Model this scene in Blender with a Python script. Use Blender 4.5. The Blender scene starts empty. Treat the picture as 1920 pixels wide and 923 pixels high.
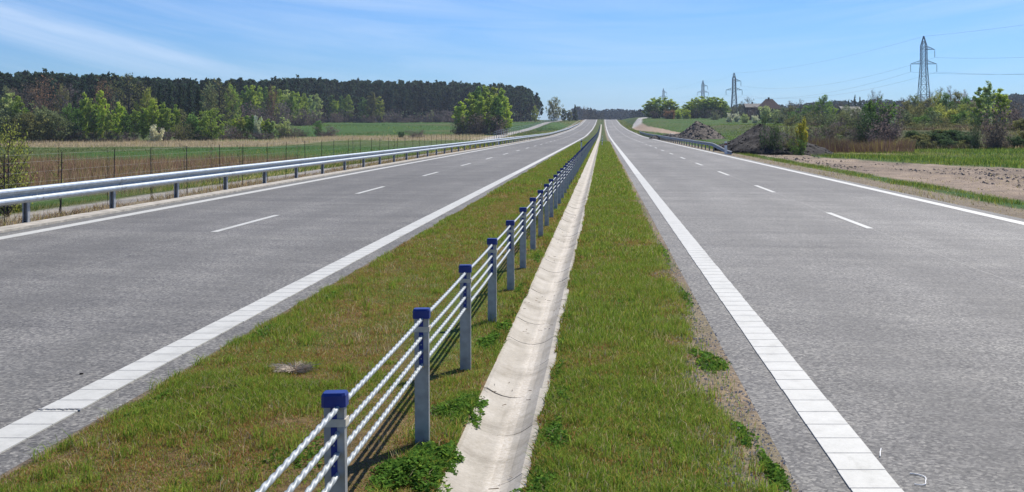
import bpy, math, random
import numpy as np
from mathutils import Vector
R = math.radians
SC = bpy.context.scene
COL = SC.collection
# ------------------------------------------------------------------ camera, sky, sun, exposure
F = 2120.0      # focal length in photograph pixels (1920 wide)
CX, HY, CH = 1130.0, 240.0, 1.9
cam_data = bpy.data.cameras.new('camera')
cam = bpy.data.objects.new('camera', cam_data); COL.objects.link(cam)
cam.location = (0, 0, CH); cam.rotation_euler = (R(90), 0, 0)
cam_data.sensor_width = 36; cam_data.lens = F/1920*36
cam_data.shift_x = -(CX-960)/1920; cam_data.shift_y = -(461.5-HY)/1920
cam_data.clip_start = .05; cam_data.clip_end = 12000
SC.camera = cam
SUN_AZ, SUN_EL = R(31), R(47)
to_sun = Vector((math.sin(SUN_AZ)*math.cos(SUN_EL), math.cos(SUN_AZ)*math.cos(SUN_EL), math.sin(SUN_EL)))
sd = bpy.data.lights.new('sun', 'SUN'); sd.energy = 4.6; sd.angle = R(.53); sd.color = (1, .94, .85)
sun = bpy.data.objects.new('sun', sd); COL.objects.link(sun)
sun.rotation_euler = to_sun.to_track_quat('Z', 'Y').to_euler(); sun.location = (20, 20, 40)
SC.view_settings.view_transform = 'Standard'; SC.view_settings.look = 'None'
SC.view_settings.exposure = .35; SC.view_settings.gamma = 1

def N(nt, typ, **kw):
    n = nt.nodes.new(typ)
    for k, v in kw.items():
        if k in n.inputs: n.inputs[k].default_value = v
        else: setattr(n, k, v)
    return n
world = bpy.data.worlds.new('World'); SC.world = world; world.use_nodes = True
wt = world.node_tree; wt.nodes.clear()
sky = N(wt, 'ShaderNodeTexSky', sky_type='NISHITA', sun_disc=False)
sky.sun_elevation = SUN_EL; sky.sun_rotation = SUN_AZ
sky.altitude = 150; sky.air_density = 1.0; sky.dust_density = .25; sky.ozone_density = 2.5
tcw = N(wt, 'ShaderNodeTexCoord')
sep = N(wt, 'ShaderNodeSeparateXYZ'); wt.links.new(tcw.outputs['Generated'], sep.inputs[0])
def M(nt, op, a=None, b=None, c=None):
    n = nt.nodes.new('ShaderNodeMath'); n.operation = op
    for i, v in enumerate((a, b, c)):
        if v is None: continue
        if isinstance(v, (int, float)): n.inputs[i].default_value = v
        else: nt.links.new(v, n.inputs[i])
    return n.outputs[0]
u_ = M(wt, 'ARCTAN2', sep.outputs[0], sep.outputs[1])
bend = M(wt, 'MULTIPLY', M(wt, 'MULTIPLY', u_, u_), .28)
B_ = M(wt, 'SUBTRACT', sep.outputs[2], bend)                       # cirrus streaks bow gently across the sky
cxn = N(wt, 'ShaderNodeCombineXYZ'); wt.links.new(M(wt, 'MULTIPLY', u_, 3.4), cxn.inputs[0]); wt.links.new(M(wt, 'MULTIPLY', B_, 42), cxn.inputs[1])
nz = N(wt, 'ShaderNodeTexNoise', Scale=1.0, Detail=8, Roughness=.60, Distortion=.6); wt.links.new(cxn.outputs[0], nz.inputs[0])
cx2 = N(wt, 'ShaderNodeCombineXYZ'); wt.links.new(M(wt, 'MULTIPLY', u_, 2.0), cx2.inputs[0]); wt.links.new(M(wt, 'MULTIPLY', B_, 9), cx2.inputs[1]); cx2.inputs[2].default_value = 3.3
nz2 = N(wt, 'ShaderNodeTexNoise', Scale=1.0, Detail=2); wt.links.new(cx2.outputs[0], nz2.inputs[0])
mr = N(wt, 'ShaderNodeMapRange'); mr.inputs[1].default_value = .40; mr.inputs[2].default_value = .78; mr.inputs[4].default_value = 1
wt.links.new(nz.outputs[0], mr.inputs[0])
mr2 = N(wt, 'ShaderNodeMapRange'); mr2.inputs[1].default_value = .42; mr2.inputs[2].default_value = .68; mr2.inputs[4].default_value = .55
wt.links.new(nz2.outputs[0], mr2.inputs[0])
# one broad cirrus bank low in the west-north-west
g1 = M(wt, 'DIVIDE', M(wt, 'SUBTRACT', B_, .021), .017); g2 = M(wt, 'EXPONENT', M(wt, 'MULTIPLY', M(wt, 'MULTIPLY', g1, g1), -1))
mr3 = N(wt, 'ShaderNodeMapRange'); mr3.inputs[1].default_value = -.16; mr3.inputs[2].default_value = -.36; wt.links.new(u_, mr3.inputs[0])
amt = M(wt, 'MINIMUM', M(wt, 'ADD', mr2.outputs[0], M(wt, 'MULTIPLY', M(wt, 'MULTIPLY', g2, mr3.outputs[0]), .6)), 1)
mask = M(wt, 'MULTIPLY', mr.outputs[0], amt)
tint = N(wt, 'ShaderNodeMixRGB', blend_type='MULTIPLY'); tint.inputs[0].default_value = 1; tint.inputs[2].default_value = (.36, .58, .95, 1)
wt.links.new(sky.outputs[0], tint.inputs[1])
mixc = N(wt, 'ShaderNodeMixRGB'); mixc.inputs[2].default_value = (5.8, 6.9, 8.6, 1)
wt.links.new(mask, mixc.inputs[0]); wt.links.new(tint.outputs[0], mixc.inputs[1])
bg = N(wt, 'ShaderNodeBackground', Strength=.10); wt.links.new(mixc.outputs[0], bg.inputs[0])
wo = N(wt, 'ShaderNodeOutputWorld'); wt.links.new(bg.outputs[0], wo.inputs[0])

# ------------------------------------------------------------------ helpers
rng = np.random.default_rng(7)
random.seed(7)
def vnoise(x, y, s=0):
    xi = np.floor(x); yi = np.floor(y); fx = x-xi; fy = y-yi
    fx = fx*fx*(3-2*fx); fy = fy*fy*(3-2*fy)
    def h(a, b):
        v = np.sin(a*127.1+b*311.7+s*74.7)*43758.5453
        return v-np.floor(v)
    return (h(xi, yi)*(1-fx)+h(xi+1, yi)*fx)*(1-fy)+(h(xi, yi+1)*(1-fx)+h(xi+1, yi+1)*fx)*fy
def fbm(x, y, s=0, o=4):
    t = 0; a = .5; n = 0
    for i in range(o):
        t = t+a*vnoise(x*2**i, y*2**i, s+i*3.1); n += a; a *= .5
    return t/n
def smooth(a, b, x): 
    t = np.clip((x-a)/(b-a), 0, 1); return t*t*(3-2*t)
_Y = np.arange(-400, 6000, 1.0)
def _table(k, win):
    t = np.interp(_Y, [p[0] for p in k], [p[1] for p in k])
    w = np.hanning(win); w /= w.sum()
    return np.convolve(np.pad(t, win//2, mode='edge'), w, 'same')[win//2:win//2+len(_Y)]
_zr = _table([(-400,0),(155,0),(245,.1),(383,1.2),(538,3.3),(715,7.2),(790,7.7),(1000,5),(1500,-4),(6000,-4)], 81)
_zl = _table([(-400,-2),(150,-2),(200,-1.6),(250,-.9),(300,0),(400,2),(550,4.7),(700,6.6),(900,7.6),(1500,9),(3000,12),(6000,12)], 41)
_zq = _table([(-400,-.6),(120,-.5),(150,-.3),(200,.2),(300,.9),(400,3.0),(500,5.9),(600,7.4),(800,8.5),(1500,11),(3000,15),(6000,15)], 41)
def ZR(y): return np.interp(y, _Y, _zr)
def H(X, Y):
    X = np.asarray(X, float); Y = np.asarray(Y, float)
    zr = ZR(Y); zl = np.interp(Y, _Y, _zl); zq = np.interp(Y, _Y, _zq)
    zl = zl+(fbm(X/14, Y/14, 3)-.5)*.35*smooth(18, 30, -X)+(fbm(X/120, Y/120, 5, 2)-.5)*2.2*smooth(250, 500, Y)
    zl = zl+11*smooth(650, 820, Y)*smooth(0, 16, -X-.055*Y)
    zq = zq+(fbm(X/9, Y/9, 8)-.5)*.25*smooth(12, 18, X)
    zq = zq+2.0*smooth(23, 34, X)*smooth(128, 139, Y+(fbm(X/8, Y*0, 2)-.5)*6)*(1-smooth(260, 420, Y))
    ext = 1+np.clip(Y-760, 0, 2000)*.06
    d = -X
    L = zr-.05 + (-.16)*smooth(11.35, 12.0, d) + (-.14)*smooth(13.2, 14.2, d)
    L = L + (zl-L)*smooth(15.3, 15.3+8*ext, d)
    Q = zr-.05 + (-.10)*smooth(8.8, 9.6, X) + (-.2)*smooth(9.6, 12, X)
    Q = Q + (zq-Q)*smooth(11, 11+7*ext, X)
    z = np.where(X < 0, L, Q)
    # median body between the two carriageways, trough cut for the gutter
    m = (X > -3.29) & (X < 1.03)
    e = smooth(0, .3, np.minimum(X+3.29, 1.03-X))
    zm = zr + .004 + .03*e + (fbm(X*1.7, Y*1.7, 4)-.5)*.035*e
    zm = zm - .03*np.exp(-((X+.62)/.5)**2)
    z = np.where(m, zm, z)
    z = np.where((X > -.865) & (X < -.385), zr-.16, z)
    return z
def h1(x, y): return float(H(np.array([x]), np.array([y]))[0])
def PX(px, Y): return (px-CX)/F*Y
def PZ(py, Y): return CH+(HY-py)/F*Y

def mesh(name, V, faces, mats, midx=None, sm=False, col=None):
    """faces: list of int arrays (n,3) or (n,4)"""
    V = np.asarray(V, np.float32); me = bpy.data.meshes.new(name)
    faces = [np.asarray(f, np.int32) for f in faces if len(f)]
    me.vertices.add(len(V)); me.vertices.foreach_set('co', V.ravel())
    nl = sum(f.size for f in faces); npoly = sum(len(f) for f in faces)
    me.loops.add(nl); me.loops.foreach_set('vertex_index', np.concatenate([f.ravel() for f in faces]))
    tot = np.concatenate([np.full(len(f), f.shape[1], np.int32) for f in faces])
    me.polygons.add(npoly)
    me.polygons.foreach_set('loop_start', np.concatenate([[0], np.cumsum(tot)[:-1]]).astype(np.int32))
    me.polygons.foreach_set('loop_total', tot)
    if midx is not None: me.polygons.foreach_set('material_index', np.asarray(midx, np.int32))
    me.polygons.foreach_set('use_smooth', np.full(npoly, sm, bool))
    for m in mats: me.materials.append(m)
    if col is not None:
        a = me.color_attributes.new('tone', 'FLOAT_COLOR', 'POINT')
        c = np.ones((len(V), 4), np.float32); c[:, :3] = col; a.data.foreach_set('color', c.ravel())
    me.update(calc_edges=True); me.validate()
    return me
def link(name, me, parent=None, loc=(0, 0, 0), **props):
    o = bpy.data.objects.new(name, me); COL.objects.link(o); o.location = loc
    if parent is not None: o.parent = parent
    for k, v in props.items(): o[k] = v
    return o
def thing(name, label, cat, loc=(0, 0, 0), group=None, rz=0):
    o = link(name, None, None, loc, label=label, category=cat); o.rotation_euler.z = rz
    o.empty_display_size = .2
    if group: o['group'] = group
    return o
class MB:
    def __init__(s): s.v = []; s.f = []; s.m = []; s.n = 0
    def add(s, v, f, m=0):
        s.v += [tuple(p) for p in v]; s.f += [tuple(i+s.n for i in q) for q in f]; s.m += [m]*len(f); s.n = len(s.v)
    def box(s, a, b, m=0):
        x0, y0, z0 = a; x1, y1, z1 = b
        s.add([(x0,y0,z0),(x1,y0,z0),(x1,y1,z0),(x0,y1,z0),(x0,y0,z1),(x1,y0,z1),(x1,y1,z1),(x0,y1,z1)],
              [(0,3,2,1),(4,5,6,7),(0,1,5,4),(1,2,6,5),(2,3,7,6),(3,0,4,7)], m)
    def bar(s, p, q, r, m=0, n=4, r2=None):
        p = Vector(p); q = Vector(q); d = (q-p).normalized(); r2 = r if r2 is None else r2
        u = d.cross(Vector((0, 0, 1)));
        if u.length < .01: u = d.cross(Vector((1, 0, 0)))
        u.normalize(); w = d.cross(u)
        A = [math.tau*i/n+math.pi/4 for i in range(n)]
        s.add([p+(u*math.cos(a)+w*math.sin(a))*r for a in A]+[q+(u*math.cos(a)+w*math.sin(a))*r2 for a in A],
              [(i, (i+1) % n, n+(i+1) % n, n+i) for i in range(n)]+[tuple(range(n))[::-1], tuple(range(n, 2*n))], m)
    def prism(s, prof, y0, y1, m=0, axis='y'):
        """closed profile (x,z) extruded along y; or (x,y) along z"""
        n = len(prof)
        g = (lambda a, b, t: (a, t, b)) if axis == 'y' else (lambda a, b, t: (a, b, t))
        s.add([g(a, b, y0) for a, b in prof]+[g(a, b, y1) for a, b in prof],
              [(i, (i+1) % n, n+(i+1) % n, n+i) for i in range(n)]+[tuple(range(n))[::-1], tuple(range(n, 2*n))], m)
    def data(s, name, mats, sm=False):
        me = bpy.data.meshes.new(name); me.from_pydata(s.v, [], s.f)
        for m in mats: me.materials.append(m)
        me.polygons.foreach_set('material_index', s.m); me.polygons.foreach_set('use_smooth', [sm]*len(s.f))
        me.update(); return me
def recalc(me):
    import bmesh
    b = bmesh.new(); b.from_mesh(me); bmesh.ops.recalc_face_normals(b, faces=b.faces); b.to_mesh(me); b.free(); return me
def sweep(prof, Ys, base=0.0, closed=True, xoff=None):
    """profile (x,z) carried along the road in y, following the road height"""
    P = np.array(prof, float); Ys = np.asarray(Ys, float); n = len(P); k = len(Ys)
    V = np.zeros((k, n, 3)); V[:, :, 0] = P[None, :, 0]; V[:, :, 1] = Ys[:, None]; V[:, :, 2] = P[None, :, 1]+(ZR(Ys)+base)[:, None]
    if xoff is not None: V[:, :, 0] += np.asarray(xoff)[:, None]
    i = np.arange(k-1)[:, None]; j = np.arange(n if closed else n-1)[None, :]; j2 = (j+1) % n
    Q = np.stack([i*n+j, i*n+j2, (i+1)*n+j2, (i+1)*n+j], -1).reshape(-1, 4)
    return V.reshape(-1, 3), Q

# ------------------------------------------------------------------ materials
def mat(name):
    m = bpy.data.materials.new(name); m.use_nodes = True; nt = m.node_tree
    return m, nt, nt.nodes['Principled BSDF']
def ramp(nt, fac, stops):
    r = nt.nodes.new('ShaderNodeValToRGB'); e = r.color_ramp.elements
    while len(e) < len(stops): e.new(.5)
    for x, (p, c) in zip(e, stops): x.position = p; x.color = (*c, 1)
    nt.links.new(fac, r.inputs[0]); return r.outputs[0]
def noise(nt, vec, scale, detail=4, rough=.55, stretch=None):
    if stretch:
        m_ = N(nt, 'ShaderNodeMapping'); m_.inputs['Scale'].default_value = stretch; nt.links.new(vec, m_.inputs[0]); vec = m_.outputs[0]
    n = N(nt, 'ShaderNodeTexNoise', Scale=scale, Detail=detail, Roughness=rough); nt.links.new(vec, n.inputs[0]); return n.outputs[0]
def mixrgb(nt, fac, a, b, mode='MIX'):
    n = N(nt, 'ShaderNodeMixRGB', blend_type=mode)
    for i, v in enumerate((fac, a, b)):
        if isinstance(v, (int, float)): n.inputs[i].default_value = v
        elif isinstance(v, tuple): n.inputs[i].default_value = (*v, 1)
        else: nt.links.new(v, n.inputs[i])
    return n.outputs[0]
def bump(nt, b, h, strength=.3, dist=.01):
    n = N(nt, 'ShaderNodeBump', Strength=strength, Distance=dist); nt.links.new(h, n.inputs['Height']); nt.links.new(n.outputs[0], b.inputs['Normal'])
def pos(nt): return nt.nodes.new('ShaderNodeNewGeometry').outputs['Position']
def simple(name, c, rough=.6, metal=0, var=.12, scale=20, bmp=.0):
    m, nt, b = mat(name); p = N(nt, 'ShaderNodeTexCoord').outputs['Object']
    f = noise(nt, p, scale, 5)
    lo = tuple(max(0, v*(1-var*2)) for v in c); hi = tuple(min(1, v*(1+var*2)) for v in c)
    nt.links.new(ramp(nt, f, [(.3, lo), (.7, hi)]), b.inputs['Base Color'])
    b.inputs['Roughness'].default_value = rough; b.inputs['Metallic'].default_value = metal
    if bmp: bump(nt, b, f, bmp, .01)
    return m
def asphalt(name, base, seam):
    m, nt, b = mat(name); p = pos(nt)
    s = tuple(v for v in base)
    big = noise(nt, p, .16, 4, .6, (1, .22, 1))
    mid = noise(nt, p, .9, 5, .65, (1, .35, 1))
    cross = noise(nt, p, .5, 4, .6, (.12, 1.6, 1))
    gr = N(nt, 'ShaderNodeTexVoronoi', Scale=48.0); nt.links.new(p, gr.inputs[0])
    fine = noise(nt, p, 24, 6, .82)
    c = ramp(nt, big, [(.3, tuple(v*.70 for v in s)), (.5, s), (.70, tuple(v*1.28 for v in s))])
    c = mixrgb(nt, .45, c, ramp(nt, mid, [(.3, (.72, .72, .73)), (.7, (1.25, 1.25, 1.26))]), 'MULTIPLY')
    c = mixrgb(nt, .5, c, ramp(nt, cross, [(.36, (.78, .78, .8)), (.52, (1, 1, 1)), (.7, (1.12, 1.12, 1.1))]), 'MULTIPLY')
    c = mixrgb(nt, .75, c, ramp(nt, gr.outputs['Color'], [(.15, (.42, .42, .44)), (.5, (1, 1, 1)), (.9, (1.9, 1.88, 1.82))]), 'MULTIPLY')
    c = mixrgb(nt, .85, c, ramp(nt, fine, [(.32, (.45, .45, .48)), (.5, (1, 1, 1)), (.68, (1.7, 1.68, 1.62))]), 'MULTIPLY')
    sx0 = N(nt, 'ShaderNodeSeparateXYZ'); nt.links.new(p, sx0.inputs[0])
    dl = M(nt, 'ABSOLUTE', M(nt, 'SUBTRACT', sx0.outputs[0], seam)); wobn = M(nt, 'MULTIPLY', M(nt, 'SUBTRACT', noise(nt, p, .25, 3), .5), .7)
    d2 = M(nt, 'ABSOLUTE', M(nt, 'SUBTRACT', M(nt, 'ABSOLUTE', M(nt, 'SUBTRACT', M(nt, 'ADD', dl, wobn), 1.75)), .85))
    tr_ = N(nt, 'ShaderNodeMapRange'); tr_.inputs[1].default_value = .10; tr_.inputs[2].default_value = .55; nt.links.new(d2, tr_.inputs[0])
    c = mixrgb(nt, M(nt, 'MULTIPLY', M(nt, 'SUBTRACT', 1, tr_.outputs[0]), .30), c, tuple(v*.72 for v in s))
    dg = N(nt, 'ShaderNodeMapping'); dg.inputs['Rotation'].default_value = (0, 0, R(14)); nt.links.new(p, dg.inputs[0])
    st = noise(nt, dg.outputs[0], .55, 6, .7, (.16, 1.9, 1)); c = mixrgb(nt, .6, c, ramp(nt, st, [(.40, (1, 1, 1)), (.47, (.80, .80, .80)), (.52, (1, 1, 1)), (.62, (1.12, 1.12, 1.1))]), 'MULTIPLY')
    blot = noise(nt, p, 1.7, 8, .75); c = mixrgb(nt, .7, c, ramp(nt, blot, [(.30, (.72, .72, .72)), (.45, (1, 1, 1)), (.7, (1.15, 1.14, 1.12))]), 'MULTIPLY')
    # paving seam between the lanes
    sx = N(nt, 'ShaderNodeSeparateXYZ'); nt.links.new(p, sx.inputs[0])
    wob = M(nt, 'MULTIPLY', M(nt, 'SUBTRACT', noise(nt, p, .35, 2), .5), .05)
    dx = M(nt, 'ABSOLUTE', M(nt, 'SUBTRACT', M(nt, 'ADD', sx.outputs[0], wob), seam))
    mk = M(nt, 'LESS_THAN', dx, .016)
    c = mixrgb(nt, M(nt, 'MULTIPLY', mk, .30), c, (s[0]*2.0, s[1]*2.0, s[2]*1.95))
    nt.links.new(c, b.inputs['Base Color']); b.inputs['Roughness'].default_value = .78
    b.inputs['Specular IOR Level'].default_value = .35
    bump(nt, b, fine, .5, .006)
    return m
MA = {}
MA['asphalt_l'] = asphalt('asphalt_left', (.143, .139, .127), -7.085)
MA['asphalt_r'] = asphalt('asphalt_right', (.172, .167, .153), 5.045)
def paint():
    m, nt, b = mat('road_paint'); p = pos(nt)
    f = noise(nt, p, 6, 6, .65); g = noise(nt, p, 60, 3)
    c = ramp(nt, f, [(.25, (.42, .415, .37)), (.42, (.53, .525, .47)), (.7, (.60, .595, .535))])
    c = mixrgb(nt, .25, c, ramp(nt, g, [(.3, (.7, .7, .7)), (.6, (1, 1, 1))]), 'MULTIPLY')
    w = noise(nt, p, 2.2, 7, .72, (1, .4, 1)); c = mixrgb(nt, .8, c, ramp(nt, w, [(.30, (.62, .61, .58)), (.40, (.93, .93, .92)), (.5, (1, 1, 1))]), 'MULTIPLY')
    nt.links.new(c, b.inputs['Base Color']); b.inputs['Roughness'].default_value = .6; bump(nt, b, g, .25, .004); return m
MA['paint'] = paint()
MA['groove'] = simple('paint_groove', (.28, .28, .27), .8, var=.12, scale=30)
def concrete():
    m, nt, b = mat('gutter_concrete'); p = pos(nt)
    f = noise(nt, p, 3.5, 7, .65, (1, .6, 1)); g = noise(nt, p, 45, 4, .7)
    c = ramp(nt, f, [(.25, (.33, .295, .235)), (.5, (.44, .405, .34)), (.75, (.52, .485, .42))])
    c = mixrgb(nt, .5, c, ramp(nt, g, [(.35, (.74, .73, .7)), (.6, (1.05, 1.05, 1.05))]), 'MULTIPLY')
    # sand and lime washed along the bottom of the channel
    sx = N(nt, 'ShaderNodeSeparateXYZ'); nt.links.new(p, sx.inputs[0])
    wob = M(nt, 'MULTIPLY', M(nt, 'SUBTRACT', noise(nt, p, 1.3, 4), .5), .16)
    d = M(nt, 'ABSOLUTE', M(nt, 'ADD', M(nt, 'ADD', sx.outputs[0], .605), wob))
    mr_ = N(nt, 'ShaderNodeMapRange'); mr_.inputs[1].default_value = .075; mr_.inputs[2].default_value = .025; mr_.inputs[3].default_value = 0; mr_.inputs[4].default_value = .7
    nt.links.new(d, mr_.inputs[0])
    c = mixrgb(nt, mr_.outputs[0], c, ramp(nt, g, [(.35, (.50, .43, .33)), (.6, (.68, .64, .56))]))
    st = noise(nt, p, 1.1, 8, .7, (1, 2.4, 1)); c = mixrgb(nt, .75, c, ramp(nt, st, [(.33, (.62, .60, .56)), (.46, (.96, .95, .93)), (.6, (1.06, 1.06, 1.06))]), 'MULTIPLY')
    nt.links.new(c, b.inputs['Base Color']); b.inputs['Roughness'].default_value = .9; bump(nt, b, g, .4, .006); return m
MA['gutter'] = concrete()
MA['kerb'] = simple('kerb_concrete', (.42, .385, .32), .9, var=.18, scale=4, bmp=.3)
MA['gravel'] = simple('loose_gravel', (.50, .43, .34), .9, var=.25, scale=40)
MA['kerb_dark'] = simple('dark_channel_strip', (.13, .13, .12), .85, var=.2, scale=5)  # plain dark grey strip between the left asphalt and the beige kerb
MA['zinc'] = simple('galvanised_steel', (.33, .37, .40), .48, .6, var=.1, scale=9)
MA['zinc_post'] = simple('galvanised_post_steel', (.35, .36, .37), .5, .5, var=.12, scale=14)
MA['zinc_dull'] = simple('weathered_steel', (.34, .35, .345), .6, .2, var=.15, scale=9)
MA['cable'] = simple('cable_wire', (.36, .385, .385), .5, .25, var=.1, scale=40)
MA['blue'] = simple('blue_plastic', (.007, .025, .19), .42, 0, var=.12, scale=12)
MA['band'] = simple('reflective_band', (.58, .53, .43), .5, 0, var=.12, scale=14)
MA['dark'] = simple('dark_void', (.02, .02, .022), .8)
MA['white'] = simple('white_plastic', (.78, .78, .75), .5)
MA['black'] = simple('black_plastic', (.02, .02, .02), .5)
MA['red'] = simple('red_reflector', (.35, .02, .015), .4)
MA['pylon'] = simple('pylon_steel', (.13, .165, .20), .6, .2, var=.1, scale=1)
MA['glass'] = simple('window_glass', (.05, .06, .07), .1, 0)
MA['roof_red'] = simple('red_roof_tiles', (.085, .042, .036), .85, var=.25, scale=3)
MA['roof_grey'] = simple('grey_roof_sheet', (.035, .035, .04), .7, var=.15, scale=2)
MA['plaster'] = simple('pale_plaster', (.42, .38, .32), .9, var=.1, scale=2)
MA['brown_wall'] = simple('brown_timber_wall', (.12, .08, .06), .9, var=.2, scale=3)
def soil(name, a, b_, c_, sc=3):
    m, nt, b = mat(name); p = pos(nt); f = noise(nt, p, sc, 8, .7); g = noise(nt, p, sc*9, 4, .7)
    c = ramp(nt, f, [(.3, a), (.5, b_), (.72, c_)]); c = mixrgb(nt, .6, c, ramp(nt, g, [(.35, (.5, .5, .5)), (.6, (1.15, 1.15, 1.15))]), 'MULTIPLY')
    nt.links.new(c, b.inputs['Base Color']); b.inputs['Roughness'].default_value = .95; bump(nt, b, f, .7, .15); return m
MA['soil_dark'] = soil('dark_topsoil', (.008, .006, .0055), (.014, .0105, .0095), (.027, .019, .016), 1.6)
MA['soil_mix'] = soil('mixed_rubble_soil', (.04, .032, .026), (.10, .078, .06), (.30, .25, .19), 1.2)
def terrain_mat():
    m, nt, b = mat('field_ground'); p = pos(nt)
    at = N(nt, 'ShaderNodeVertexColor', layer_name='tone').outputs[0]
    f = noise(nt, p, .7, 8, .7); g = noise(nt, p, 14, 5, .75)
    c = mixrgb(nt, .8, at, ramp(nt, f, [(.3, (.62, .62, .62)), (.5, (1, 1, 1)), (.7, (1.4, 1.36, 1.25))]), 'MULTIPLY')
    c = mixrgb(nt, .8, c, ramp(nt, g, [(.35, (.5, .5, .5)), (.5, (1, 1, 1)), (.65, (1.5, 1.45, 1.35))]), 'MULTIPLY')
    nt.links.new(c, b.inputs['Base Color']); b.inputs['Roughness'].default_value = .95; b.inputs['Specular IOR Level'].default_value = .1
    bump(nt, b, g, .8, .05); return m
MA['terrain'] = terrain_mat()
def blade_mat():
    m, nt, b = mat('grass_blades'); nt.nodes.remove(b)
    at = N(nt, 'ShaderNodeVertexColor', layer_name='tone').outputs[0]
    d = N(nt, 'ShaderNodeBsdfDiffuse'); t = N(nt, 'ShaderNodeBsdfTranslucent'); mx = N(nt, 'ShaderNodeMixShader'); mx.inputs[0].default_value = .45
    nt.links.new(at, d.inputs[0]); nt.links.new(at, t.inputs[0]); nt.links.new(d.outputs[0], mx.inputs[1]); nt.links.new(t.outputs[0], mx.inputs[2])
    nt.links.new(mx.outputs[0], nt.nodes['Material Output'].inputs[0]); return m
MA['blade'] = blade_mat()
def tone_mat():
    m, nt, b = mat('tinted_soil'); nt.links.new(N(nt, 'ShaderNodeVertexColor', layer_name='tone').outputs[0], b.inputs['Base Color']); b.inputs['Roughness'].default_value = .95; return m
MA['blade_opaque'] = tone_mat()
def leaf_mat():
    m, nt, b = mat('foliage'); nt.nodes.remove(b)
    oi = N(nt, 'ShaderNodeObjectInfo'); p = pos(nt)
    vc = N(nt, 'ShaderNodeVertexColor', layer_name='tone').outputs[0]
    f = noise(nt, p, .55, 3, .6)
    c = mixrgb(nt, .7, oi.outputs['Color'], ramp(nt, f, [(.3, (.65, .72, .8)), (.5, (1, 1, 1)), (.7, (1.35, 1.22, .95))]), 'MULTIPLY')
    c = mixrgb(nt, 1, c, vc, 'MULTIPLY')
    d = N(nt, 'ShaderNodeBsdfDiffuse'); t = N(nt, 'ShaderNodeBsdfTranslucent'); mx = N(nt, 'ShaderNodeMixShader'); mx.inputs[0].default_value = .5
    nt.links.new(c, d.inputs[0]); nt.links.new(c, t.inputs[0]); nt.links.new(d.outputs[0], mx.inputs[1]); nt.links.new(t.outputs[0], mx.inputs[2])
    nt.links.new(mx.outputs[0], nt.nodes['Material Output'].inputs[0]); return m
MA['leaf'] = leaf_mat()
MA['bark'] = simple('grey_bark', (.085, .072, .062), .9, var=.25, scale=2)
MA['bark_dark'] = simple('dark_bark', (.04, .035, .032), .9, var=.25, scale=2)
MA['bark_pine'] = simple('pine_bark', (.11, .075, .055), .9, var=.3, scale=1)
MA['bark_birch'] = simple('pale_birch_bark', (.30, .29, .26), .8, var=.3, scale=3)
MA['twig'] = simple('purple_brown_twigs', (.095, .075, .068), .9, var=.2, scale=1)

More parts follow.
